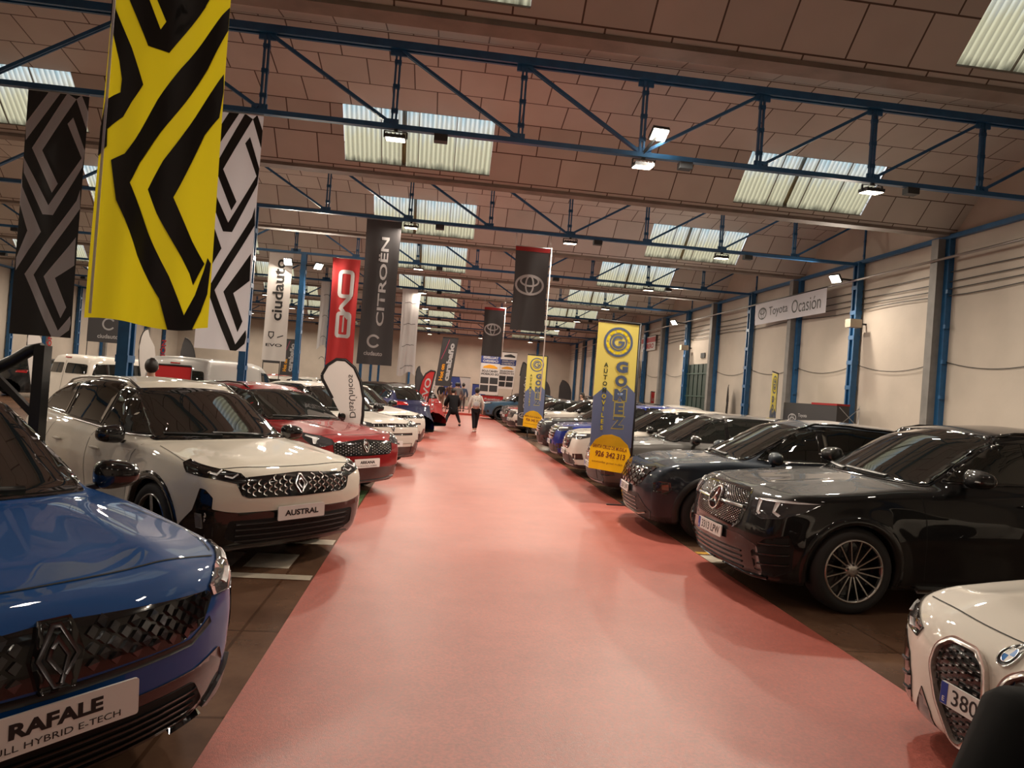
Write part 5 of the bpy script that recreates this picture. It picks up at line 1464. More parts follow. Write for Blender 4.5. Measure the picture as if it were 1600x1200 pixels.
# --- the three lozenge banners
def yellow_banner():
    W, H = .70, 3.42; P0 = (-2.13, TY(0), ZB-.05); P1 = (-2.13+W, TY(0)+.02, ZB-.05)
    L = [(0,372),(300,350),(560,330),(800,297),(1045,262)]; Rr = [(0,775),(100,765),(300,735),(600,690),(870,658),(1000,664),(1100,668)]
    mp = lambda pts: edges_map(L, Rr, pts, 0, 1100, W, 1.98)
    P = [[(420,0),(490,165),(565,178),(690,0),(612,0),(537,105),(492,0)],
        [(372,0),(385,60),(437,185),(470,297),(432,362),(405,420),(360,468),(335,470),(352,372),(400,340),(405,295),(398,235),(360,95)],
        [(330,455),(345,450),(360,470),(358,525),(325,560)],
        [(748,30),(600,220),(520,340),(440,480),(405,540),(368,570),(370,700),(425,870),(500,1000),(528,1100),(615,1103),(640,1045),(655,985),(655,880),(645,860),(636,905),(615,985),(580,1050),(525,920),(470,790),(413,632),(450,560),(560,400),(690,215),(768,80),(775,0)],
        [(742,230),(700,290),(600,430),(530,540),(475,645),(500,720),(560,850),(590,910),(605,950),(636,880),(600,800),(551,655),(600,560),(665,440),(715,380),(736,290)]]
    polys = [[(u, v+1.44) for u, v in mp(p)] for p in P]
    # the same figure carried on above the frame edge
    polys += [[(.03,.05),(.30,.05),(.46,.42),(.66,.08),(.69,.08),(.69,.25),(.50,.62),(.40,.62),(.22,.25),(.03,.25)], [(.02,.45),(.12,.45),(.30,1.05),(.12,1.40),(.02,1.44),(.02,1.3),(.19,1.05)],
        [(.26,1.44),(.40,1.70),(.55,1.44),(.69,1.15),(.69,1.0),(.42,1.35),(.28,1.0),(.16,1.0)]]
    o = cloth('lozenge_banner', 'large hanging yellow banner with bold black angular bands, nearest the camera', 'banner', P0, P1, H, F_YEL, [(polys, F_BLK)], waves=(.016, 2.2), n=(22, 50), bulge=.02, taper=.03, phase=.6, bottom_wave=-.02)
    hang(o, P0, P1)
    bm = bmesh.new(); add_bar(bm, Vector(P0)+Vector((.035,-.03,0)), Vector(P0)+Vector((.035,-.035,-3.38)), .014, .006)
    bm_obj('seam_tape', bm, F_WHT, o)
yellow_banner()
LB = [(95,92),(300,85),(500,75),(700,58),(950,38)]; RB = [(95,307),(300,292),(500,268),(700,250),(955,244)]
LOZ = [[(165,95),(207,95),(90,275),(85,215)], [(230,95),(262,112),(147,305),(200,418),(180,452),(112,300)], [(262,112),(280,95),(308,150),(303,215)], [(252,178),(233,203),(281,318),(168,497),(84,335),(86,390),(148,530),(182,530),(283,348),(293,290)],
    [(75,400),(82,440),(142,592),(100,660),(60,735),(62,690),(98,592),(72,500)], [(272,430),(268,498),(116,745),(190,912),(200,935),(240,880),(243,905),(238,930),(205,958),(180,958),(87,745),(150,640),(258,470)], [(250,640),(246,700),(186,750),(225,850),(207,890),(150,748),(253,600)]]
def loz_banner(P0, W, base, ink, label, phase, H=3.40):
    polys = [edges_map(LB, RB, p, 95, 958, W, H) for p in LOZ]
    P0 = Vector(P0); P1 = P0+Vector((W,.0,0))
    o = cloth('lozenge_banner', label, 'banner', P0, P1, H, base, [(polys, ink)], waves=(.007, 1.6), n=(26, 40), bulge=.01, phase=phase, taper=.02, group=None)
    hang(o, P0, P1)
loz_banner((-5.94, TY(1), ZB-.05), .80, F_BLK, F_WHT, 'hanging black banner with light grey lozenge bands, at the far left', 0.)
loz_banner((-3.49, TY(1), ZB-.05), .72, F_WHT, F_BLK, 'hanging light grey banner with black lozenge bands, right of the yellow one', 1.2)

def vtext(s, W, H, u, v, h, length, bold=0., spacing=1.):
    """text running upwards: letter height h across, total length along v; (u,v) centre (v down)"""
    p = fit_text(s, length, h, bold, spacing)
    return [[(u+y, v-x) for x, y in f] for f in [[(a, -b) for a, b in q] for q in p]] if False else [[(u-y*-1*0+(-y)*-1*0+(-y), v-x) for x, y in f] for f in p]
# reading upwards: text x axis -> up (-v), text y axis -> left (-u)
def flat(p): return [[(x, -y) for x, y in f] for f in p]       # text in (u, v-down)
def peugeot_shield(cx, cy, h, w):
    return strips([(cx-w/2, cy-h/2), (cx+w/2, cy-h/2), (cx+w/2, cy+h*.15), (cx, cy+h/2), (cx-w/2, cy+h*.15)], .02, True)

# citroen banner, upright text and dealer logo
def dark_banner():
    W, H = .80, 3.34; P0 = Vector((-1.90, TY(2), ZB-.05)); P1 = P0+Vector((W, .02, 0))
    art = vtext('CITRO\u00cbN', W, H, .44, 1.42, .22, 2.05, .02)
    art += ring(.35, 2.80, .13, .05, 18, a0=.55, a1=2*pi-.55) + xf(flat(fit_text('ciudauto', .42, .10, .02)), .36, 3.08)
    o = cloth('dealer_banner', 'tall hanging charcoal banner with white lettering running upwards', 'banner', P0, P1, H, F_GRY, [(art, F_SILV)], waves=(.014, 1.6), n=(14, 40), phase=2., taper=.06); hang(o, P0, P1)
dark_banner()
def white_banner():
    W, H = .72, 3.34; P0 = Vector((-5.45, TY(3), ZB-.05)); P1 = P0+Vector((W, .0, 0))
    art = vtext('ciudauto', W, H, .34, 1.15, .34, 1.90, .02)
    b = strips([(.15,2.46),(.30,2.46),(.30,2.58),(.225,2.66),(.15,2.58)], .03, True) + strips([(.42,2.62),(.60,2.55)], .03) + xf(flat(fit_text('EVO', .5, .09, .02)), .33, 2.86)
    o = cloth('dealer_banner', 'hanging white banner with black lettering beside the second column', 'banner', P0, P1, H, F_PAPER, [(art+b, F_BLK)], waves=(.012, 1.6), phase=.4, taper=.04); hang(o, P0, P1)
white_banner()
def red_banner():
    W, H = .84, 3.34; P0 = Vector((-3.52, TY(3)-.05, ZB-.05)); P1 = P0+Vector((W, .0, 0))
    # E V O drawn with rounded monoline strokes running upwards
    E_ = strips([(.30,2.34),(.30,1.98),(.36,1.90),(.52,1.90),(.60,1.98),(.60,2.34)], .09)  # base loop
    O_ = strips(rounded([(.26,.42),(.64,.42),(.64,1.18),(.26,1.18)], .10), .12, True)
    V_ = strips([(.62,1.18),(.36,1.50),(.34,1.56),(.60,1.86)], .12)
    E2 = strips(rounded([(.26,2.42),(.26,1.72),(.64,1.72),(.64,2.42)], .08)[:], .12) + strips([(.34,2.42),(.60,2.42)], .10) + strips([(.45,1.80),(.45,2.30)], .05)
    o = cloth('dealer_banner', 'hanging glossy red banner with white rounded lettering', 'banner', P0, P1, H, F_RED, [(O_+V_+E2, F_SILV)], waves=(.014, 1.8), phase=1.1, taper=.05); hang(o, P0, P1)
red_banner()
for x, n, H, lab, ph in ((-1.68, 4, 3.40, 'crumpled white hanging banner with faint car sketches, right of the charcoal one', .5), (-4.85, 4, 2.6, 'plain white hanging banner seen left of the red one', 2.)):
    W = .72 if n == 4 and x > -2 else .5; P0 = Vector((x, TY(n), ZB-.05)); P1 = P0+Vector((W,0,0)); art = []
    for k in range(4): art += strips([(.12, .55+k*.85), (.30, .52+k*.85), (.45, .60+k*.85), (.62*W/.72, .55+k*.85)], .02)
    o = cloth('sketch_banner', lab, 'banner', P0, P1, H, fabric('fabric_sheer', (.62,.60,.60), .5, .3), [(art, F_GRY)], waves=(.03, 2.6), phase=ph, taper=.08, bottom_wave=.1); hang(o, P0, P1)
# three-ellipse emblem
def oval_emblem(cx, cy, w, t=None):
    t = t or w*.075; a = w/2; b = w*.33
    return ring(cx, cy, a, t, 30, ry=b)+ring(cx, cy-b*.40, a*.66, t*.85, 24, ry=b*.52)+ring(cx, cy, a*.28, t*.8, 22, ry=b*.93)
for X, n, lab in ((1.57, 2, 'larger dark grey hanging banner with red top and white oval emblem'), (1.63, 4, 'smaller farther dark grey hanging banner with red top and white oval emblem')):
    W, H = .82, 1.98; z = 5.13 if n == 2 else 4.98; P0 = Vector((X, TY(n), z)); P1 = P0+Vector((W,0,0))
    o = cloth('emblem_banner', lab, 'banner', P0, P1, H, F_GRY, [([[(0,0),(W,0),(W,.11),(0,.11)]], F_RED), (oval_emblem(W*.47, .90, W*.82), F_SILV)], waves=(.012, 1.4), phase=n, taper=.05)
    hang(o, P0, P1, ZB-.03-z)
    bm = bmesh.new(); add_tube(bm, [(X+W+.03, TY(n), z+.02), (X+W+.02, TY(n)-.01, z-(3.6 if n == 2 else 2.0))], .014, 6); bm_obj('side_pole', bm, PLATE, o)
# ---- standing flags
def base_cross(root, s=.35):
    bm = bmesh.new(); add_bar(bm, (-s,0,.012), (s,0,.012), .05, .02); add_bar(bm, (0,-s,.014), (0,s,.014), .05, .02); add_tube(bm, [(0,0,0),(0,0,.3)], .018, 8)
    bm_obj('flag_base', bm, DARKSTEEL, root)
def rect_flag(x, y, rz, label, H=2.95, W=.70, z0=.42, back=False, scale=1., lower=True):
    r = thing('standing_flag', label, 'flag', (x, y, 0), rz, 'yellow dealer flags')
    base_cross(r)
    bm = bmesh.new(); add_tube(bm, [(0,0,.02),(0,0,H+.02)], .016, 8); add_tube(bm, [(.01,0,H+.02),(-W,0,H+.04)], .016, 8); add_bar(bm, (0,0,z0+.1),(0,0,H), .045, .012)
    bm_obj('flag_pole', bm, INK, r)
    h = H-z0; hy = h*.79
    g = (h)*.0
    bodyp = [[(0,0),(W,0),(W,hy),(0,hy)]]
    sgn = -1 if back else 1
    def mir(pl): return [[(W-u, v) for u, v in f] for f in pl] if back else pl
    logo = ring(W*.5, .30, .225, .035, 30)+ring(W*.5, .30, .135, .022, 26)
    logo2 = []
    for k in range(10): logo2 += ring(W*.5, .30, .178, .034, 4, a0=2*pi*k/10+.09, a1=2*pi*(k+1)/10-.09)
    G_ = ring(W*.5, .30, .085, .04, 18, a0=.0, a1=2*pi-.75)+strips([(W*.5+.105, .30), (W*.5+.0, .30)], .035)
    name_ = []; outl = []
    L = 'GOMEZ'
    for k, ch in enumerate(L):
        cy = .70+k*.225
        q = flat(fit_text(ch, .20 if ch != 'E' else .14, .185, .06)); o_ = flat(fit_text(ch, .235 if ch != 'E' else .175, .22, .10))
        name_ += xf(q, W*.63, cy); outl += xf(o_, W*.63, cy)
    auto = []; auto2 = []
    for k, ch in enumerate('AUTOMOVILES'):
        (auto if k < 5 else auto2).extend(xf(flat(fit_text(ch, None, .072, .03)), W*.25, .68+k*.102))
    # mountain landscape printed on the lower half
    low = [[(0,hy*.60),(W*.25,hy*.52),(W*.5,hy*.60),(W*.75,hy*.48),(W,hy*.56),(W,hy),(0,hy)]]
    f = cloth('flag_cloth', '', '', (-W, 0, H), (0, 0, H), hy, F_YEL2, [(mir(low), F_BLUEG), (mir(outl), F_YEL2), (mir(logo+name_), F_NAVY if False else fabric('print_slate_blue', (.10,.14,.25), .2)), (mir(logo2), F_YEL), (mir(G_+[]), F_YEL2 if False else fabric('print_slate_blue', (.10,.14,.25), .2)), (mir(auto), F_DGRN), (mir(auto2), F_YEL)], waves=(.006, 2), n=(10, 24), parent=r, shape=bodyp)
    if lower:
        q = circle(W*.46, hy+.10, W*.52, 26, ry=.30); q = [(u, min(v, hy+.42)) for u, v in q]
        q = [(W*.0, hy+.36),(W*.01, hy+.02),(W*.12, hy-.10),(W*.30, hy-.18),(W*.50, hy-.20),(W*.70, hy-.16),(W*.90, hy-.04),(W*.98, hy+.12),(W*.88, hy+.30),(W*.80, hy+.42)]
        t = xf(flat(fit_text('SANTA CRUZ DE MUDELA', W*.82, .060, .02)), W*.48, hy+.02, rot=.10)+xf(flat(fit_text('926 342 313', W*.72, .095, .03)), W*.50, hy+.14, rot=.10)+xf(flat(fit_text('automoviles gomez mudela', W*.74, .045, .0)), W*.44, hy+.27, rot=.10)
        t2 = t
        f2 = cloth('phone_panel', '', '', (-W, -.008, H), (0, -.008, H), hy, F_GOLD, [(mir(t2), fabric('print_brown', (.22,.05,.02), .1))], waves=(.006, 2), n=(10, 24), parent=r, shape=[q])
    return r
rect_flag(3.20, 10.82, 0, 'tall yellow and blue dealer flag by the aisle, nearer and larger')
rect_flag(3.70, 23.4, 0, 'tall yellow and blue dealer flag by the aisle, farther and smaller, behind the dark hatchback'.replace(', farther and smaller', ', smaller'), z0=.30)
rect_flag(9.25, 17.85, radians(50), 'yellow dealer flag seen from behind against the right wall', H=2.70, W=.66, back=True, lower=False)

def feather(x, y, rz, label, H, W, col, border, text, tcol, z0=.45, mirror=False, emblem=None, lean=0., teardrop=False, bold=.02, group=None, tl=.6, tu=0., custom=None, tpos=None, tsize=None, trot=0., tflip=False):
    """feather or teardrop flag: curved pole edge on the right (+u), cloth hanging to the left"""
    r = thing('feather_flag', label, 'flag', (x, y, 0), rz, group)
    base_cross(r, .3)
    h = H-z0; N = 14; pole = []
    for k in range(N+1):                     # pole curve
        t = k/N
        if teardrop:
            a = t*pi*.62; px = .0-W*(.0 if t < .4 else (1-cos((t-.4)/.6*pi*.62))*.78); pz = h*(t if t < .4 else .4+.6*sin((t-.4)/.6*pi/2))
        else:
            px = 0 if t < .5 else -W*.80*(1-cos((t-.5)/.5*pi/2)); pz = h*(t*.98 if t < .5 else .49+.51*sin((t-.5)/.5*pi/2))
        pole.append((px+lean*pz, pz))
    tip = pole[-1]
    if teardrop: edge = [tip, (tip[0]-W*.04, tip[1]-h*.10), (-W*.70+lean*h*.6, h*.66), (-W*.38+lean*h*.35, h*.36), (-W*.22+lean*.0, h*.0)]
    else: edge = [tip, (tip[0]-W*.12, tip[1]-h*.10), (-W+lean*h*.7, h*.78), (-W+lean*h*.3, h*.35), (-W*.95, 0)]
    if custom: pole, edge = list(custom[0]), [custom[0][-1]]+list(custom[1])
    out = [(u, v) for u, v in pole]+[(u, v) for u, v in edge[1:]]
    sg = -1 if mirror else 1
    if mirror: out = [(-u, v) for u, v in out]; pole = [(-u, v) for u, v in pole]
    bm = bmesh.new(); add_tube(bm, [(0,0,.02)]+[(u, 0, z0+v) for u, v in pole], [.014]*(len(pole)+1), 8); bm_obj('flag_pole', bm, INK, r)
    def emit(name, pl, m, off, yy=(0,)):
        bm = bmesh.new()
        for s_ in yy:
            b2 = polys_bm(pl, .12)
            vm = {v: bm.verts.new((v.co.x, s_*off+.012*sin(v.co.y*5+x)*(abs(v.co.x)/W), z0+v.co.y)) for v in b2.verts}
            for f in b2.faces: bm.faces.new([vm[v] for v in f.verts])
            b2.free()
        return bm_obj(name, bm, m, r, recalc=False)
    c = emit('flag_cloth', [out], col, 0)
    if border: emit('flag_border', strips(out[:len(pole)], .05)+strips(out[len(pole)-1:len(pole)+2], .05), border, .004, (1,-1))
    if text:
        tp = [[(y_*-1, x_) for x_, y_ in f] for f in fit_text(text, h*tl, W*.34, bold)]
        cx = (-W*.45*sg); 
        if tsize: tp = [[(y_*-1, x_) for x_, y_ in f] for f in fit_text(text, tsize[0], tsize[1], bold)]
        if tflip: tp = [[(-a, b) for a, b in f] for f in tp]
        if tpos: emit('flag_lettering', xf(tp, tpos[0], tpos[1], rot=trot), tcol, .004, (1,-1)); text = None
    if text:
        emit('flag_lettering', xf(tp, cx+lean*h*.5+tu, h*.52), tcol, .004, (1,-1))
    if emblem: emit('flag_emblem', emblem(-W*.5*sg, h*.16), tcol, .004, (1,-1))
    return r
feather(-1.28, 11.98, radians(6), 'white teardrop flag with black border, its lettering reversed', 2.33, .78, F_PAPER, INK, 'D\u00edas\u00danicos', F_GRY, z0=.72, bold=.0,
    custom=([(0,0),(.03,.40),(.02,.70),(-.05,.98),(-.17,1.21),(-.33,1.33),(-.48,1.33),(-.62,1.22),(-.70,1.05)], [(-.69,.98),(-.50,.66),(-.30,.32),(-.16,0)]), tpos=(-.16,.72), tsize=(.74,.13), tflip=True, trot=.10)
feather(-.68, 23.2, radians(4), 'red feather flag with white lettering beside the left row', 2.42, .75, F_RED, INK, 'EVO', F_SILV, z0=.45,
    custom=([(0,0),(.0,.45),(.04,.95),(.12,1.35),(.24,1.60),(.40,1.72),(.56,1.70)], [(.46,1.15),(.36,.60),(.30,0)]), tpos=(.29,1.06), tsize=(.80,.20), trot=-.16, emblem=lambda u, v: ring(.20, .30, .07, .025, 14, a0=.6, a1=2*pi-.6))
feather(3.35, 24.6, radians(-4), 'slim charcoal feather flag with white emblem beside the right row', 2.75, .42, F_GRY, INK, 'OCASI\u00d3N', F_SILV, z0=.45, emblem=lambda u, v: oval_emblem(u, v, .30), tl=.50)
feather(9.95, 22.65, radians(60), 'charcoal feather flag leaning beside the green gate', 2.45, .55, F_GRY, None, 'Dealer'.replace('Dealer', 'Ciudauto'), F_SILV, z0=.5, mirror=True, lean=.1, tl=.55)
feather(-.52, 23.75, radians(0), 'grey feather flag with lettering just behind the red feather flag', 2.3, .34, F_GRY, None, 'CITRO\u00cbN', F_SILV, z0=.4, mirror=True, lean=.22, tl=.6)
for x, y, lab in ((-7.6, 22.4, 'dark feather flag tip behind the silver grey van'), (7.8, 47., 'left dark feather flag standing at the far wall'), (9.3, 47., 'right dark feather flag standing at the far wall')):
    feather(x, y, 0, lab, 2.6, .5 if x < 0 else .9, F_GRY, None, '', F_SILV, z0=.5)
for x, y, lab in ((-12.7, 23., 'left white feather flag with red lettering in the left hall'), (-8.3, 20.5, 'right white feather flag with red lettering in the left hall')):
    feather(x, y, 0, lab, 2.7, .45, F_PAPER, None, 'PROMOCI\u00d3N', F_RED, z0=.5, mirror=True, lean=.18, tl=.7)
# leaning dark rectangular banners
def panel_banner(x, y, z1, W, H, rz, lean, label, base, arts, group=None, legs=True):
    r = thing('upright_banner', label, 'banner', (x, y, 0), rz, group)
    top = Vector((lean*H, 0, z1))
    P0 = Vector((-W/2+lean*z1, 0, z1)); P1 = Vector((W/2+lean*z1, 0, z1))
    arts = [(pl, m) for pl, m in arts]
    cloth('banner_cloth', '', '', P0, P1, H, base, arts, waves=(.006, 1.5), n=(8, 20), skew=-lean*H, parent=r)
    bm = bmesh.new(); add_tube(bm, [P0, P1], .02, 6)
    zb = z1-H
    for s in (-1, 1): add_tube(bm, [(s*W/2*.98, .02, 0.01), (s*W/2*.98+lean*z1, .02, z1)], .015, 6)
    add_bar(bm, (-W/2, .02, .02), (W/2, .02, .02), .25, .03); bm_obj('banner_stand', bm, DARKSTEEL, r)
    return r
def cb_art(W, H):
    p = [[(u-H/2*0, v) for u, v in f] for f in vtext('carabaño', W, H, W*.66, H*.50, W*.36, H*.78, .05, 1)]
    q = vtext('Hot on', W, H, W*.30, H*.72, W*.26, H*.34, .05)
    s = strips([(W*.45, H*.04), (W*.30, H*.25), (W*.12, H*.45)], .02)
    return [(p, F_SILV), (q, F_ORG), (s, fabric('print_magenta', (.55,.06,.15), .2))]
panel_banner(.02, 29.6, 3.75, .66, 2.1, 0, .10, 'tall dark leaning banner with white and orange lettering right of the red feather flag', F_GRY, cb_art(.66, 2.1))
panel_banner(-6.75, 31.0, 3.2, .62, 1.6, 0, .05, 'small dark banner with white and orange lettering in the left hall', F_GRY, cb_art(.62, 1.6))
W, H = .56, 2.0
panel_banner(-5.68, 23.9, 4.03, W, H, 0, .0, 'narrow black banner with white lettering and a shield below the white hanging one', F_GRY, [(vtext('ciudauto', W, H, .28, 1.28, .26, 1.20, .02), F_SILV), (peugeot_shield(.29, .36, .36, .28)+strips([(.22,.34),(.30,.28),(.34,.36),(.26,.44)], .03), F_SILV)])
W, H = 1.38, 1.14
panel_banner(-12.1, 26.3, 3.48, W, H, 0, 0, 'dark square banner with white round letter behind the lozenge banners', F_GRY, [(ring(.72, .46, .20, .06, 20, a0=.6, a1=2*pi-.6)+xf(flat(fit_text('ciudauto', .74, .155, .02)), .72, .91), F_SILV)])
# workshop banners (text reads reversed: seen from behind)
def workshop(x, y, W, H, z1, rz, lean, label):
    fl = lambda pl: [[(W-u, v) for u, v in f] for f in pl]
    blue = [[(0, H*.20), (W, H*.20), (W, H*.36), (0, H*.36)]]
    t1 = xf(flat(fit_text('TALLERES', W*.8, H*.05, .04)), W/2, H*.245)+xf(flat(fit_text('CABRERO', W*.8, H*.05, .04)), W/2, H*.315)
    t2 = xf(flat(fit_text('VEHICULOS', W*.85, H*.045, .03)), W/2, H*.52)+xf(flat(fit_text('DE OCASION', W*.9, H*.045, .03)), W/2, H*.58)
    cars_ = [[(W*.12,H*.44),(W*.30,H*.40),(W*.55,H*.385),(W*.85,H*.43),(W*.88,H*.46),(W*.12,H*.465)], [(W*.1,H*.10),(W*.4,H*.05),(W*.8,H*.09),(W*.8,H*.13),(W*.1,H*.14)]]
    q = []
    for i in range(2):
        for j in range(2): q.append([(W*(.06+.48*i), H*(.65+.16*j)), (W*(.48+.48*i), H*(.65+.16*j)), (W*(.48+.48*i), H*(.78+.16*j)), (W*(.06+.48*i), H*(.78+.16*j))])
    return panel_banner(x, y, z1, W, H, rz, lean, label, F_PAPER, [(fl(blue), F_NAVY), (fl(t1), F_PAPER), (fl(t2), F_BLK), (fl([cars_[0]]), F_ORG), (fl([cars_[1]]+q), F_GRY)])
workshop(3.0, 40.5, 1.15, 2.9, 4.2, 0, 0., 'tall white workshop banner with blue stripe below the smaller emblem banner')
workshop(4.05, 42.5, 1.0, 2.3, 4.0, 0, .06, 'second white workshop banner, partly behind the taller one')
workshop(9.7, 34.1, 1.3, 2.55, 3.7, radians(35), 0, 'white workshop banner with blue stripe near the right wall')
for x, y, rz, W_, H_, z1, lab in ((3.2, 39.9, 0, 1.3, .45, 1.25, 'low red board with white lettering below the tall workshop banner'), (10.0, 31.0, radians(60), .8, .75, 2.1, 'red board near the right wall beside the workshop banner')):
    panel_banner(x, y, z1, W_, H_, rz, 0, lab, F_RED, [(xf(flat(fit_text('Renting', W_*.7, H_*.35, .03)), W_/2, H_/2), F_PAPER)])
# blue photo board and little blue board at the far end
r = panel_banner(1.2, 46.2, 2.15, 1.9, 1.30, 0, 0, 'wide blue board with a pale photograph at the far end', F_NAVY, [([[(1.15,0),(1.9,0),(1.9,1.3),(1.5,1.3)]], F_PAPER), (xf(flat(fit_text('Do not', .55, .14, .03)), .42, .42)+xf(flat(fit_text('rest on', .55, .12, .03)), .42, .62)+xf(flat(fit_text('auto', .3, .10, .03)), .34, .82), F_SILV)]); r.location.z = .12
r = panel_banner(2.75, 46.0, 1.75, .9, .95, 0, 0, 'small blue board beside the wide blue one at the far end', F_NAVY, [(xf(flat(fit_text('info', .5, .12, .02)), .45, .3), F_SILV)]); r.location.z = .12
# ---- right wall banner "Toyota Ocasión"
r = thing('wall_banner', 'white horizontal banner with oval emblem high on the right wall', 'banner', (XR-.36, 18.9, 0))
W, H = 4.05, .66
# built along the wall: u runs towards the camera
art = oval_emblem(.50, .33, .52, .035)+xf(flat(fit_text('Toyota', 1.15, .34, .0)), 1.50, .34)+xf(flat(fit_text('Ocasi\u00f3n', 1.50, .38, .0)), 3.05, .32)
cloth('banner_cloth', '', '', (0, W/2, 5.02), (0, -W/2, 5.02), H, F_WHT, [(art, F_GRY)], waves=(.008, .8), n=(24, 5), parent=r)
bm = bmesh.new(); add_tube(bm, [(.0, W/2, 5.03), (.0, -W/2, 5.03)], .014, 6)
for s in (-1, 1): add_tube(bm, [(0, s*W/2*.75, 5.03), (.06, s*W/2*.75, 5.05)], .008, 5)
bm_obj('hanging_rod', bm, DARKSTEEL, r)
r = thing('wall_banner', 'red and white sign hanging on the right wall beyond the gate', 'sign', (XR-.10, 32.9, 0))
cloth('banner_cloth', '', '', (0, 1.15, 4.82), (0, -1.15, 4.82), .70, F_PAPER, [([[(0,.06),(2.3,.06),(2.3,.30),(0,.30)]], F_RED), (xf(flat(fit_text('CABRERO', 1.8, .25, .04)), 1.15, .48), F_RED)], waves=(.006, .8), n=(12, 4), parent=r)
bm = bmesh.new(); add_tube(bm, [(.0, 1.15, 4.83), (.0, -1.15, 4.83)], .014, 6); add_bar(bm, (0,1.15,4.83), (.10,1.15,4.83), .02); add_bar(bm, (0,-1.15,4.83), (.10,-1.15,4.83), .02); bm_obj('hanging_rod', bm, DARKSTEEL, r)
# charcoal display counter near the right wall
r = thing('display_counter', 'charcoal display wall with emblem and red strip near the right wall', 'display', (9.45, 16.25, 0), radians(-90+8))
bm = bmesh.new(); add_box(bm, (0, 0, .97), (2.0, .35, 1.94)); bm_obj('panel', bm, F_GRY, r)
bm = bmesh.new(); add_box(bm, (.55, 0, 1.955), (.9, .37, .05)); bm_obj('red_strip', bm, F_RED, r)
for nm, pl in (('emblem', oval_emblem(-.62, 1.55, .30, .025)), ('lettering', xf(fit_text('Toyota', .34, .11, .01), -.22, 1.62)+xf(fit_text('Ciudad Real', .50, .10, .0), -.14, 1.46))):
    b2 = polys_bm(pl)
    for v in b2.verts: v.co = Vector((v.co.x, -.178, v.co.y))
    bm_obj(nm, b2, F_SILV, r)
bm = bmesh.new()
for k in range(4):
    add_bar(bm, (1.05+.0, -.15+.0, .1+.45*k), (1.35, .15, .1+.45*(k+1)), .015); add_bar(bm, (1.35, .15, .1+.45*k), (1.05, -.15, .1+.45*(k+1)), .015)
add_bar(bm, (1.35,.15,0), (1.35,.15,1.95), .02)
bm_obj('folding_frame', bm, SATIN, r)
# ================================================================ people
SKIN = mat('skin', (.50,.30,.22), .5); SKIN2 = mat('skin_tan', (.38,.22,.16), .5)
HAIRD = mat('hair_dark', (.015,.011,.009), .5)
def skin_mesh(name, nodes, edges, m, parent, root=0, sub=2):
    """nodes: {key:(x,y,z,r)}"""
    keys = list(nodes); me = bpy.data.meshes.new(name)
    me.from_pydata([nodes[k][:3] for k in keys], [(keys.index(a), keys.index(b)) for a, b in edges], [])
    o = bpy.data.objects.new(name, me); COL.objects.link(o)
    md = o.modifiers.new('s', 'SKIN'); md.use_smooth_shade = True
    for i, k in enumerate(keys):
        r = nodes[k][3]; sv = me.skin_vertices[0].data[i]; sv.radius = (r if not isinstance(r, tuple) else r[0], r if not isinstance(r, tuple) else r[1]); sv.use_root = (i == root)
    s = o.modifiers.new('u', 'SUBSURF'); s.levels = sub; s.render_levels = sub
    dg = bpy.context.evaluated_depsgraph_get(); dg.update()
    nm = bpy.data.meshes.new_from_object(o.evaluated_get(dg)); bpy.data.objects.remove(o); bpy.data.meshes.remove(me)
    nm.materials.clear(); nm.materials.append(m)
    for p in nm.polygons: p.use_smooth = True
    return link(bpy.data.objects.new(name, nm), parent)
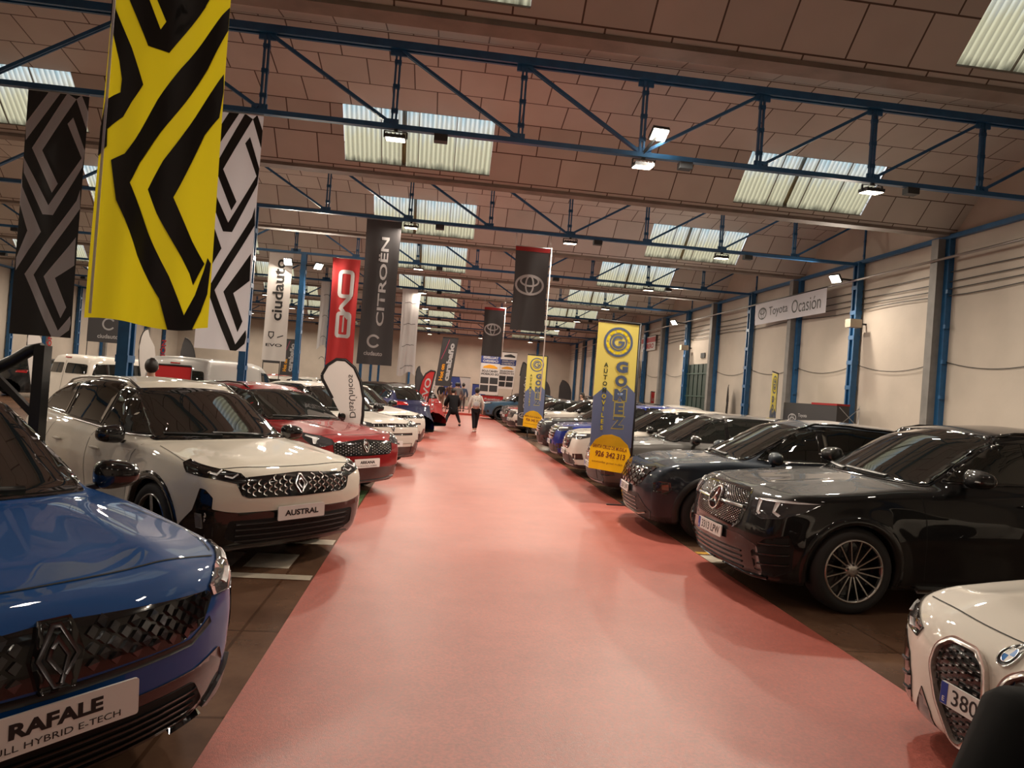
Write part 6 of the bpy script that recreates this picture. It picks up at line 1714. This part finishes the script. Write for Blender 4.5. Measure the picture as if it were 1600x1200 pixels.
def person(x, y, rz, label, H=1.70, top=(.1,.1,.1), legs=(.02,.02,.025), shoes=(.5,.5,.5), hair=HAIRD, stride=.25, spread=0., lean=0., crouch=0., backpack=None, coat=0., arms=(.15,.15), skin=SKIN, long_hair=False, bulk=1., reach=0.):
    """faces +Y locally"""
    r = thing('person', label, 'person', (x, y, 0), rz)
    k = H/1.70
    hipz = .90-crouch; lz = lambda v: v
    ly = lean
    def fl(s):     # foot positions
        return (s*(.09+spread), s*stride*.5, .05)
    hd = Vector((0, ly*.75, hipz+.70)); sh = Vector((0, ly*.62, hipz+.50)); pe = Vector((0, 0, hipz))
    n = {'pel': (0,0,hipz,.115), 'wa': (0, ly*.28, hipz+.20, .105), 'ch': (0, ly*.52, hipz+.40, .13), 'nk': (0, ly*.72, hipz+.56, .05), 'h0': (0, ly*.80, hipz+.64, .06), 'h1': (0, ly*.84+.015, hipz+.70, .085), 'h2': (0, ly*.86, hipz+.78, .07)}
    e = [('pel','wa'),('wa','ch'),('ch','nk'),('nk','h0'),('h0','h1'),('h1','h2')]
    jk = {'pel': (0,0,hipz-.05-coat,.14*bulk), 'wa': (0, ly*.28, hipz+.20, .125*bulk), 'ch': (0, ly*.52, hipz+.40, .15*bulk), 'nk': (0, ly*.70, hipz+.52, .07)}
    je = [('pel','wa'),('wa','ch'),('ch','nk')]
    tr = {'pel': (0,0,hipz,.125)}; te = []
    for s, nm in ((1,'r'),(-1,'l')):
        f = fl(s); kn = (s*(.09+spread*.6), f[1]*.5+.05+crouch*.4, hipz*.52, .065)
        n['hp'+nm] = (s*.09, 0, hipz-.06, .09); n['kn'+nm] = kn; n['an'+nm] = (f[0], f[1]-.03, .09, .04); n['to'+nm] = (f[0], f[1]+.12, .035, .035)
        e += [('pel','hp'+nm),('hp'+nm,'kn'+nm),('kn'+nm,'an'+nm),('an'+nm,'to'+nm)]
        tr['hp'+nm] = (s*.09,0,hipz-.06,.105); tr['kn'+nm] = (kn[0],kn[1],kn[2],.075); tr['an'+nm] = (f[0],f[1]-.03,.13,.052); te += [('pel','hp'+nm),('hp'+nm,'kn'+nm),('kn'+nm,'an'+nm)]
        A = arms[0 if s > 0 else 1]; rc = reach
        n['sh'+nm] = (s*.17, ly*.60, hipz+.47, .055); n['el'+nm] = (s*(.22+A*.3), ly*.6-.02+rc*.3, hipz+.20+rc*.1, .042); n['wr'+nm] = (s*(.20+A*.4), ly*.6+.08+A*.2+rc*.6, hipz-.02+rc*.35, .028); n['ha'+nm] = (s*(.20+A*.4), ly*.6+.11+A*.2+rc*.7, hipz-.10+rc*.38, .032)
        e += [('ch','sh'+nm),('sh'+nm,'el'+nm),('el'+nm,'wr'+nm),('wr'+nm,'ha'+nm)]
        for q in range(4):
            n['f%d%s' % (q,nm)] = (s*(.20+A*.4)+(q-1.5)*.016, ly*.6+.13+A*.2+rc*.72, hipz-.175+rc*.38-.01*(q in (1,2)), .009); e.append(('ha'+nm, 'f%d%s' % (q,nm)))
        n['th'+nm] = (s*(.17+A*.4), ly*.6+.16+A*.2+rc*.72, hipz-.11+rc*.38, .010); e.append(('ha'+nm, 'th'+nm))
        jk['sh'+nm] = (s*.17, ly*.60, hipz+.46, .078*bulk); jk['el'+nm] = (*n['el'+nm][:3], .062*bulk); jk['wr'+nm] = (*n['wr'+nm][:3], .048*bulk)
        je += [('ch','sh'+nm),('sh'+nm,'el'+nm),('el'+nm,'wr'+nm)]
    sc = lambda d: {a: (v[0]*k, v[1]*k, v[2]*k, v[3]*k) for a, v in d.items()}
    mm = lambda nme, c: mat(nme, c, .85, spec=.12)
    skin_mesh('body', sc(n), e, skin, r)
    skin_mesh('jacket', sc(jk), je, mm('cloth_%d_%d_%d' % tuple(int(c*999) for c in top), top), r)
    skin_mesh('trousers', sc(tr), te, mm('cloth_%d_%d_%d' % tuple(int(c*999) for c in legs), legs), r)
    for s in (1,-1):
        f = fl(s); bm = bmesh.new(); bmesh.ops.create_uvsphere(bm, u_segments=12, v_segments=8, radius=1)
        for v in bm.verts: v.co = Vector((f[0]+v.co.x*.05, f[1]+.04+v.co.y*.14, .05+v.co.z*.05))*k
        bm_obj('shoe', bm, mm('cloth_%d_%d_%d' % tuple(int(c*999) for c in shoes), shoes), r, smooth=True)
    bm = bmesh.new(); bmesh.ops.create_uvsphere(bm, u_segments=16, v_segments=12, radius=1)
    h = n['h1']
    for v in bm.verts:
        fr = .7 if (v.co.y > .45 and v.co.z < .45) else 1.0
        v.co = Vector((h[0]+v.co.x*.098*fr, h[1]-.02+v.co.y*.112*fr, h[2]+.035+v.co.z*.125*(fr if v.co.y > .3 else 1)))*k
    bm_obj('hair', bm, hair, r, smooth=True)
    bm = bmesh.new(); bmesh.ops.create_uvsphere(bm, u_segments=8, v_segments=6, radius=.016*k, matrix=Matrix.Translation(Vector((0, h[1]+.095, h[2]-.0))*k)); bm_obj('nose', bm, skin, r, smooth=True)
    for s in (1,-1):
        bm = bmesh.new(); bmesh.ops.create_uvsphere(bm, u_segments=8, v_segments=6, radius=.010*k, matrix=Matrix.Translation(Vector((s*.032, h[1]+.083, h[2]+.018))*k)); bm_obj('eye', bm, INK, r, smooth=True)
        bm = bmesh.new(); bmesh.ops.create_uvsphere(bm, u_segments=8, v_segments=6, radius=.020*k, matrix=Matrix.Translation(Vector((s*.088, h[1]-.005, h[2]))*k) @ Matrix.Diagonal((.5,1,1.3,1))); bm_obj('ear', bm, skin, r, smooth=True)
    if long_hair:
        bm = bmesh.new(); bmesh.ops.create_uvsphere(bm, u_segments=14, v_segments=10, radius=1)
        for v in bm.verts: v.co = Vector((v.co.x*.10, h[1]-.06+v.co.y*.06, h[2]-.10+v.co.z*.14))*k
        bm_obj('long_hair', bm, hair, r, smooth=True)
    if backpack is not None:
        bp_ = thing('backpack', backpack[1], 'backpack', r.location.copy(), rz)
        bm = bmesh.new(); bmesh.ops.create_uvsphere(bm, u_segments=18, v_segments=12, radius=1)
        for v in bm.verts:
            c = v.co; f = lambda a: abs(a)**.65*(1 if a > 0 else -1)
            v.co = Vector((f(c.x)*.155, ly*.4-.23+f(c.y)*.085, hipz+.30+f(c.z)*.22))*k
        bm_obj('bag', bm, backpack[0], bp_, smooth=True)
        bm = bmesh.new(); bmesh.ops.create_uvsphere(bm, u_segments=14, v_segments=8, radius=1)
        for v in bm.verts: v.co = Vector((v.co.x*.11, ly*.4-.32+v.co.y*.03, hipz+.20+v.co.z*.10))*k
        bm_obj('front_pocket', bm, mat('bag_grey', (.42,.42,.44), .5), bp_, smooth=True)
        for s in (1,-1):
            bm = bmesh.new(); add_tube(bm, [Vector((s*.10, -.15, hipz+.50))*k, Vector((s*.11, .02, hipz+.56))*k, Vector((s*.12, .17, hipz+.42))*k, Vector((s*.12, .12, hipz+.2))*k, Vector((s*.12, -.12, hipz+.12))*k], .018, 6); bm_obj('strap', bm, backpack[0], bp_)
    return r
BAGP = mat('patterned_bag', (.40,.40,.37), .5)
nt = BAGP.node_tree; vz = nt.nodes.new('ShaderNodeTexVoronoi'); vz.inputs['Scale'].default_value = 14; rr_ = nt.nodes.new('ShaderNodeValToRGB'); rr_.color_ramp.elements[0].color = (.10,.11,.10,1); rr_.color_ramp.elements[1].color = (.62,.60,.56,1); rr_.color_ramp.elements[1].position = .5
tcx = nt.nodes.new('ShaderNodeTexCoord'); nt.links.new(tcx.outputs['Object'], vz.inputs['Vector']); nt.links.new(vz.outputs['Distance'], rr_.inputs['Fac']); nt.links.new(rr_.outputs['Color'], nt.nodes['Principled BSDF'].inputs['Base Color'])
person(1.50, 26.0, radians(-3), 'person in pale top and black leggings walking away down the aisle, wearing a backpack', H=1.66, top=(.62,.58,.54), shoes=(.72,.62,.60), stride=.30, spread=-.05, backpack=(BAGP, 'grey and white patterned backpack worn by the person in the pale top'), bulk=1.0)
person(.72, 28.8, radians(10), 'person in a long black coat striding with legs wide apart, leaning forward', H=1.66, top=(.012,.012,.014), shoes=(.02,.02,.02), stride=.30, spread=.26, lean=.42, crouch=.12, coat=.26, bulk=1.65, arms=(.2,.2), reach=.25)
far = [(.75, 43.6, .3, 'person in brown jacket on the platform, second from the left before the blue board', (.14,.07,.05), (.10,.04,.03)), (.25, 43.9, -.4, 'person in dark top at the left end of the group on the platform', (.03,.03,.035), (.25,.16,.12)),
       (1.15, 42.6, .1, 'person in dark red brown jacket third from the left on the platform', (.20,.08,.06), (.20,.12,.09)), (1.55, 41.8, 0., 'person in blue jacket at the right of the group on the platform', (.06,.08,.13), (.12,.10,.10)), (1.25, 41.2, .0, 'person with dark backpack standing nearest on the platform, behind the black coat', (.16,.15,.15), (.28,.18,.13))]
for x, y, rz, lab, t, l in far:
    p = person(x, y, rz, lab, H=1.70, top=t, legs=l, shoes=(.05,.04,.04), stride=.12, skin=SKIN2); p.location.z = .12
person(-4.62, 11.6, radians(10), 'person with short black hair standing behind the cream SUV', H=1.78, top=(.05,.05,.06), shoes=(.05,.05,.05), stride=.1, long_hair=False)
person(-6.6, 24.5, radians(60), 'person in light top standing among the cars in the left hall', H=1.74, top=(.45,.36,.28), shoes=(.05,.05,.05), stride=.1)
person(6.4, 29.9, radians(100), 'person standing behind the parked cars of the right row, only the head showing', H=1.76, top=(.05,.05,.06), shoes=(.05,.05,.05), stride=.1)
# ================================================================ the cars in their places
place(car_rafale(), (-1.26,2.56), -39.5)
place(car_austral(), (-1.17,6.42), -43)
place(car_arkana(), (-.97,10.25), -40)
place(car_gle(), (2.84,6.60), 182)
place(car_tucson(), (2.71,9.30), 176)
place(car_bmw(), (2.67,2.91), 182)
P_WHITE = paint('white_paint', (.66,.62,.56)); P_SILVER = paint('silver_paint', (.34,.33,.32), .4, .45); P_GREY = paint('grey_metallic', (.10,.096,.092), .4, .45)
P_BLUE = paint('deep_blue_paint', (.006,.020,.19), .1, .5); P_DARK = paint('anthracite_paint', (.03,.031,.035), .3, .5); P_RED = paint('bright_red_paint', (.34,.015,.015)); P_BLACK = paint('black_paint', (.006,.006,.007)); P_TEAL = paint('steel_blue_paint', (.04,.09,.15), .2, .5)
CLEAR = GLASS
# left row
place(car_generic('white SUV with slim grille and white name board, fourth of the left row', 'suv', P_WHITE, h=.045, grille='slim', board='CAPTUR', L=4.24), (-.80,13.75), -44)
place(car_generic('white SUV with black lower bumper, fifth of the left row', 'suv', P_WHITE, h=.05, grille='slim', plate='', L=4.4), (-.72,17.3), -44)
place(car_generic('dark blue SUV seen from behind, sixth of the left row', 'suv_big', paint('navy_paint', (.010,.012,.055), .2, .5), h=.055, grille='wide', roof=P_BLACK), (-4.05,24.6), 137)
place(car_generic('dark red SUV seen from behind, seventh of the left row', 'suv_big', P_RED, h=.06, grille='wide', roof=P_BLACK), (-3.6,28.2), 136)
# right row
place(car_generic('grey SUV behind the nearer yellow flag, third of the right row', 'suv', P_GREY, h=.045, grille='low', plate='4821 LKT'), (2.86,12.35), 178)
place(car_generic('white SUV with black grille, fourth of the right row', 'suv', P_WHITE, h=.045, grille='wide', plate='7735 LVR'), (2.86,14.85), 177)
place(car_generic('bright blue SUV, fifth of the right row', 'suv', P_BLUE, h=.045, grille='chrome', plate='2291 KZM', wheel=1), (2.95,17.35), 177)
place(car_generic('anthracite SUV beside the smaller yellow flag, sixth of the right row', 'suv', P_DARK, h=.05, grille='chrome', plate='9054 LBC', rails=True), (3.02,20.1), 176)
place(car_generic('small white hatchback with black roof behind the slim charcoal flag', 'hatch', P_WHITE, h=.055, grille='wide', roof=P_BLACK, roofz=1.22, plate='3386 MBX'), (3.0,28.0), 187)
place(car_generic('bright red hatchback, eighth of the right row', 'hatch', P_RED, h=.055, grille='wide', roof=P_BLACK, roofz=1.22, plate='6112 MCF'), (3.1,31.2), 187)
place(car_generic('black hatchback, ninth of the right row', 'hatch', P_BLACK, h=.06, grille='wide', plate='1098 MDG'), (3.3,34.4), 187)
place(car_generic('steel blue SUV standing crosswise at the end of the right row', 'suv', P_TEAL, h=.06, grille='wide', plate='5543 MFK'), (2.4,37.3), 188)
# second row on the right
P_NAVY = paint('navy_paint', (.010,.012,.055), .2, .5)
place(car_generic('navy hatchback in the second right row, behind the bright blue SUV', 'hatch', P_NAVY, h=.06), (9.15,22.2), 91)
place(car_generic('white SUV in the second right row before the green gate', 'suv', P_WHITE, h=.06, rails=False), (9.05,27.6), 91)
place(car_generic('black SUV parked deeper behind the right row', 'suv', P_BLACK, h=.06, roof=P_BLACK), (9.1,32.4), 91)
place(car_generic('silver estate car parked near the right wall behind the black SUV', 'suv', P_SILVER, h=.06, rails=True), (9.25,12.4), 91)
place(car_generic('white SUV with roof rails behind the smaller yellow flag', 'suv', P_WHITE, h=.06, rails=True, L=4.2, wb=2.5), (3.6,25.6), 178)
place(car_generic('dark SUV with roof rails in the far part of the right hall', 'suv_big', P_DARK, h=.07, rails=True), (8.9,41.5), 91)
place(car_generic('black hatchback standing in the gap by the right row', 'hatch', P_BLACK, h=.06), (3.9,22.85), 178)
# left hall
place(car_generic('white passenger van seen from behind at the left edge', 'van', P_WHITE, h=.06), (-8.1,24.2), 62)
place(car_generic('silver grey panel van behind the cream SUV', 'van_big', P_SILVER, h=.06, H=1.90), (-5.55,22.6), 80)
for sh, pm, x, y, a, lab in (('suv', P_WHITE, -5.2, 29.5, 75, 'white SUV beyond the panel van in the left hall'), ('suv', P_SILVER, -8.4, 30.0, 75, 'silver SUV deeper in the left hall'), ('hatch', P_WHITE, -12.9, 33.6, 75, 'white hatchback deep in the left hall, nearer one'),
    ('suv', P_WHITE, -5.3, 36.4, 75, 'white SUV deep in the left hall'), ('suv', P_BLACK, -15.6, 33.0, 75, 'black SUV in the left hall beyond the white van'), ('hatch', P_WHITE, -9.6, 36.4, 75, 'white hatchback deep in the left hall, farther one'),
    ('suv', P_RED, -8.2, 42.9, 75, 'red SUV far back in the left hall'), ('suv', P_BLACK, -2.6, 35.6, 100, 'black SUV behind the red one of the left row')):
    place(car_generic(lab, sh, pm, h=.07), (x, y), a)
# red board held by the panel van
r = panel_banner(-4.95, 13.3, 1.74, .72, .55, 0, 0, 'red board with pale lettering standing behind the cream SUV', F_RED, [(xf(flat(fit_text('D\u00cdAS', .5, .12, .02)), .40, .30), F_PAPER)])
# black angular frame at the left edge
r = thing('display_stand', 'black angular stand with upright post behind the blue SUV at the left edge', 'stand', (-3.98, 7.35, 0))
FR = mat('frame_black', (.012,.011,.011), .4)
bm = bmesh.new(); add_box(bm, (0,0,.93), (.10,.14,1.86)); bm_obj('post', bm, FR, r)
bm = bmesh.new(); add_tube(bm, [(0,0,1.84),(-.12,0,1.80),(-.28,0,1.68),(-.45,0,1.58),(-.80,0,1.54)], [.05,.06,.06,.06,.05], 8); bm_obj('curved_arm', bm, FR, r)
bm = bmesh.new(); add_bar(bm, (-.45,0,1.55), (-.03,0,1.15), .06); add_bar(bm, (-.80,0,1.55), (-.80,0,.02), .07); add_bar(bm, (-.8,0,.6), (-.03,0,.6), .06); add_box(bm, (-.4,0,.02), (1.0,.4,.04)); bm_obj('brace', bm, FR, r)
# potted shrub by the red feather flag, roof luggage on the red car
r = thing('potted_shrub', 'dark potted shrub at the foot of the red feather flag', 'plant', (-.95, 23.5, 0))
bm = bmesh.new(); add_lathe(bm, [(.001,0),(.16,0),(.20,.32),(.001,.32)], 14, 'Z', caps=False); bm_obj('pot', bm, INK, r)
bm = bmesh.new(); rnd = random.Random(3)
for k in range(160):
    a = rnd.uniform(0, 2*pi); rr0 = rnd.uniform(.02,.26); z = rnd.uniform(.32,.72); p = Vector((rr0*cos(a), rr0*sin(a), z)); d = Vector((cos(a), sin(a), .6))*.09; s = Vector((-sin(a), cos(a), 0))*.03
    f = bm.faces.new([bm.verts.new(p-s), bm.verts.new(p+d*.5-s*.2+Vector((0,0,.02))), bm.verts.new(p+d), bm.verts.new(p+d*.5+s)])
bm_obj('foliage', bm, mat('leaf_dark', (.015,.03,.012), .5), r, recalc=False)
# person in the near right corner: only the dark shoulder reaches into the picture
p = person(1.10, .90, radians(-10), 'person in a black jacket at the bottom right corner, shoulder and back only', H=1.61, top=(.004,.004,.0045), legs=(.01,.01,.012), shoes=(.02,.02,.02), stride=.1, bulk=1.6)
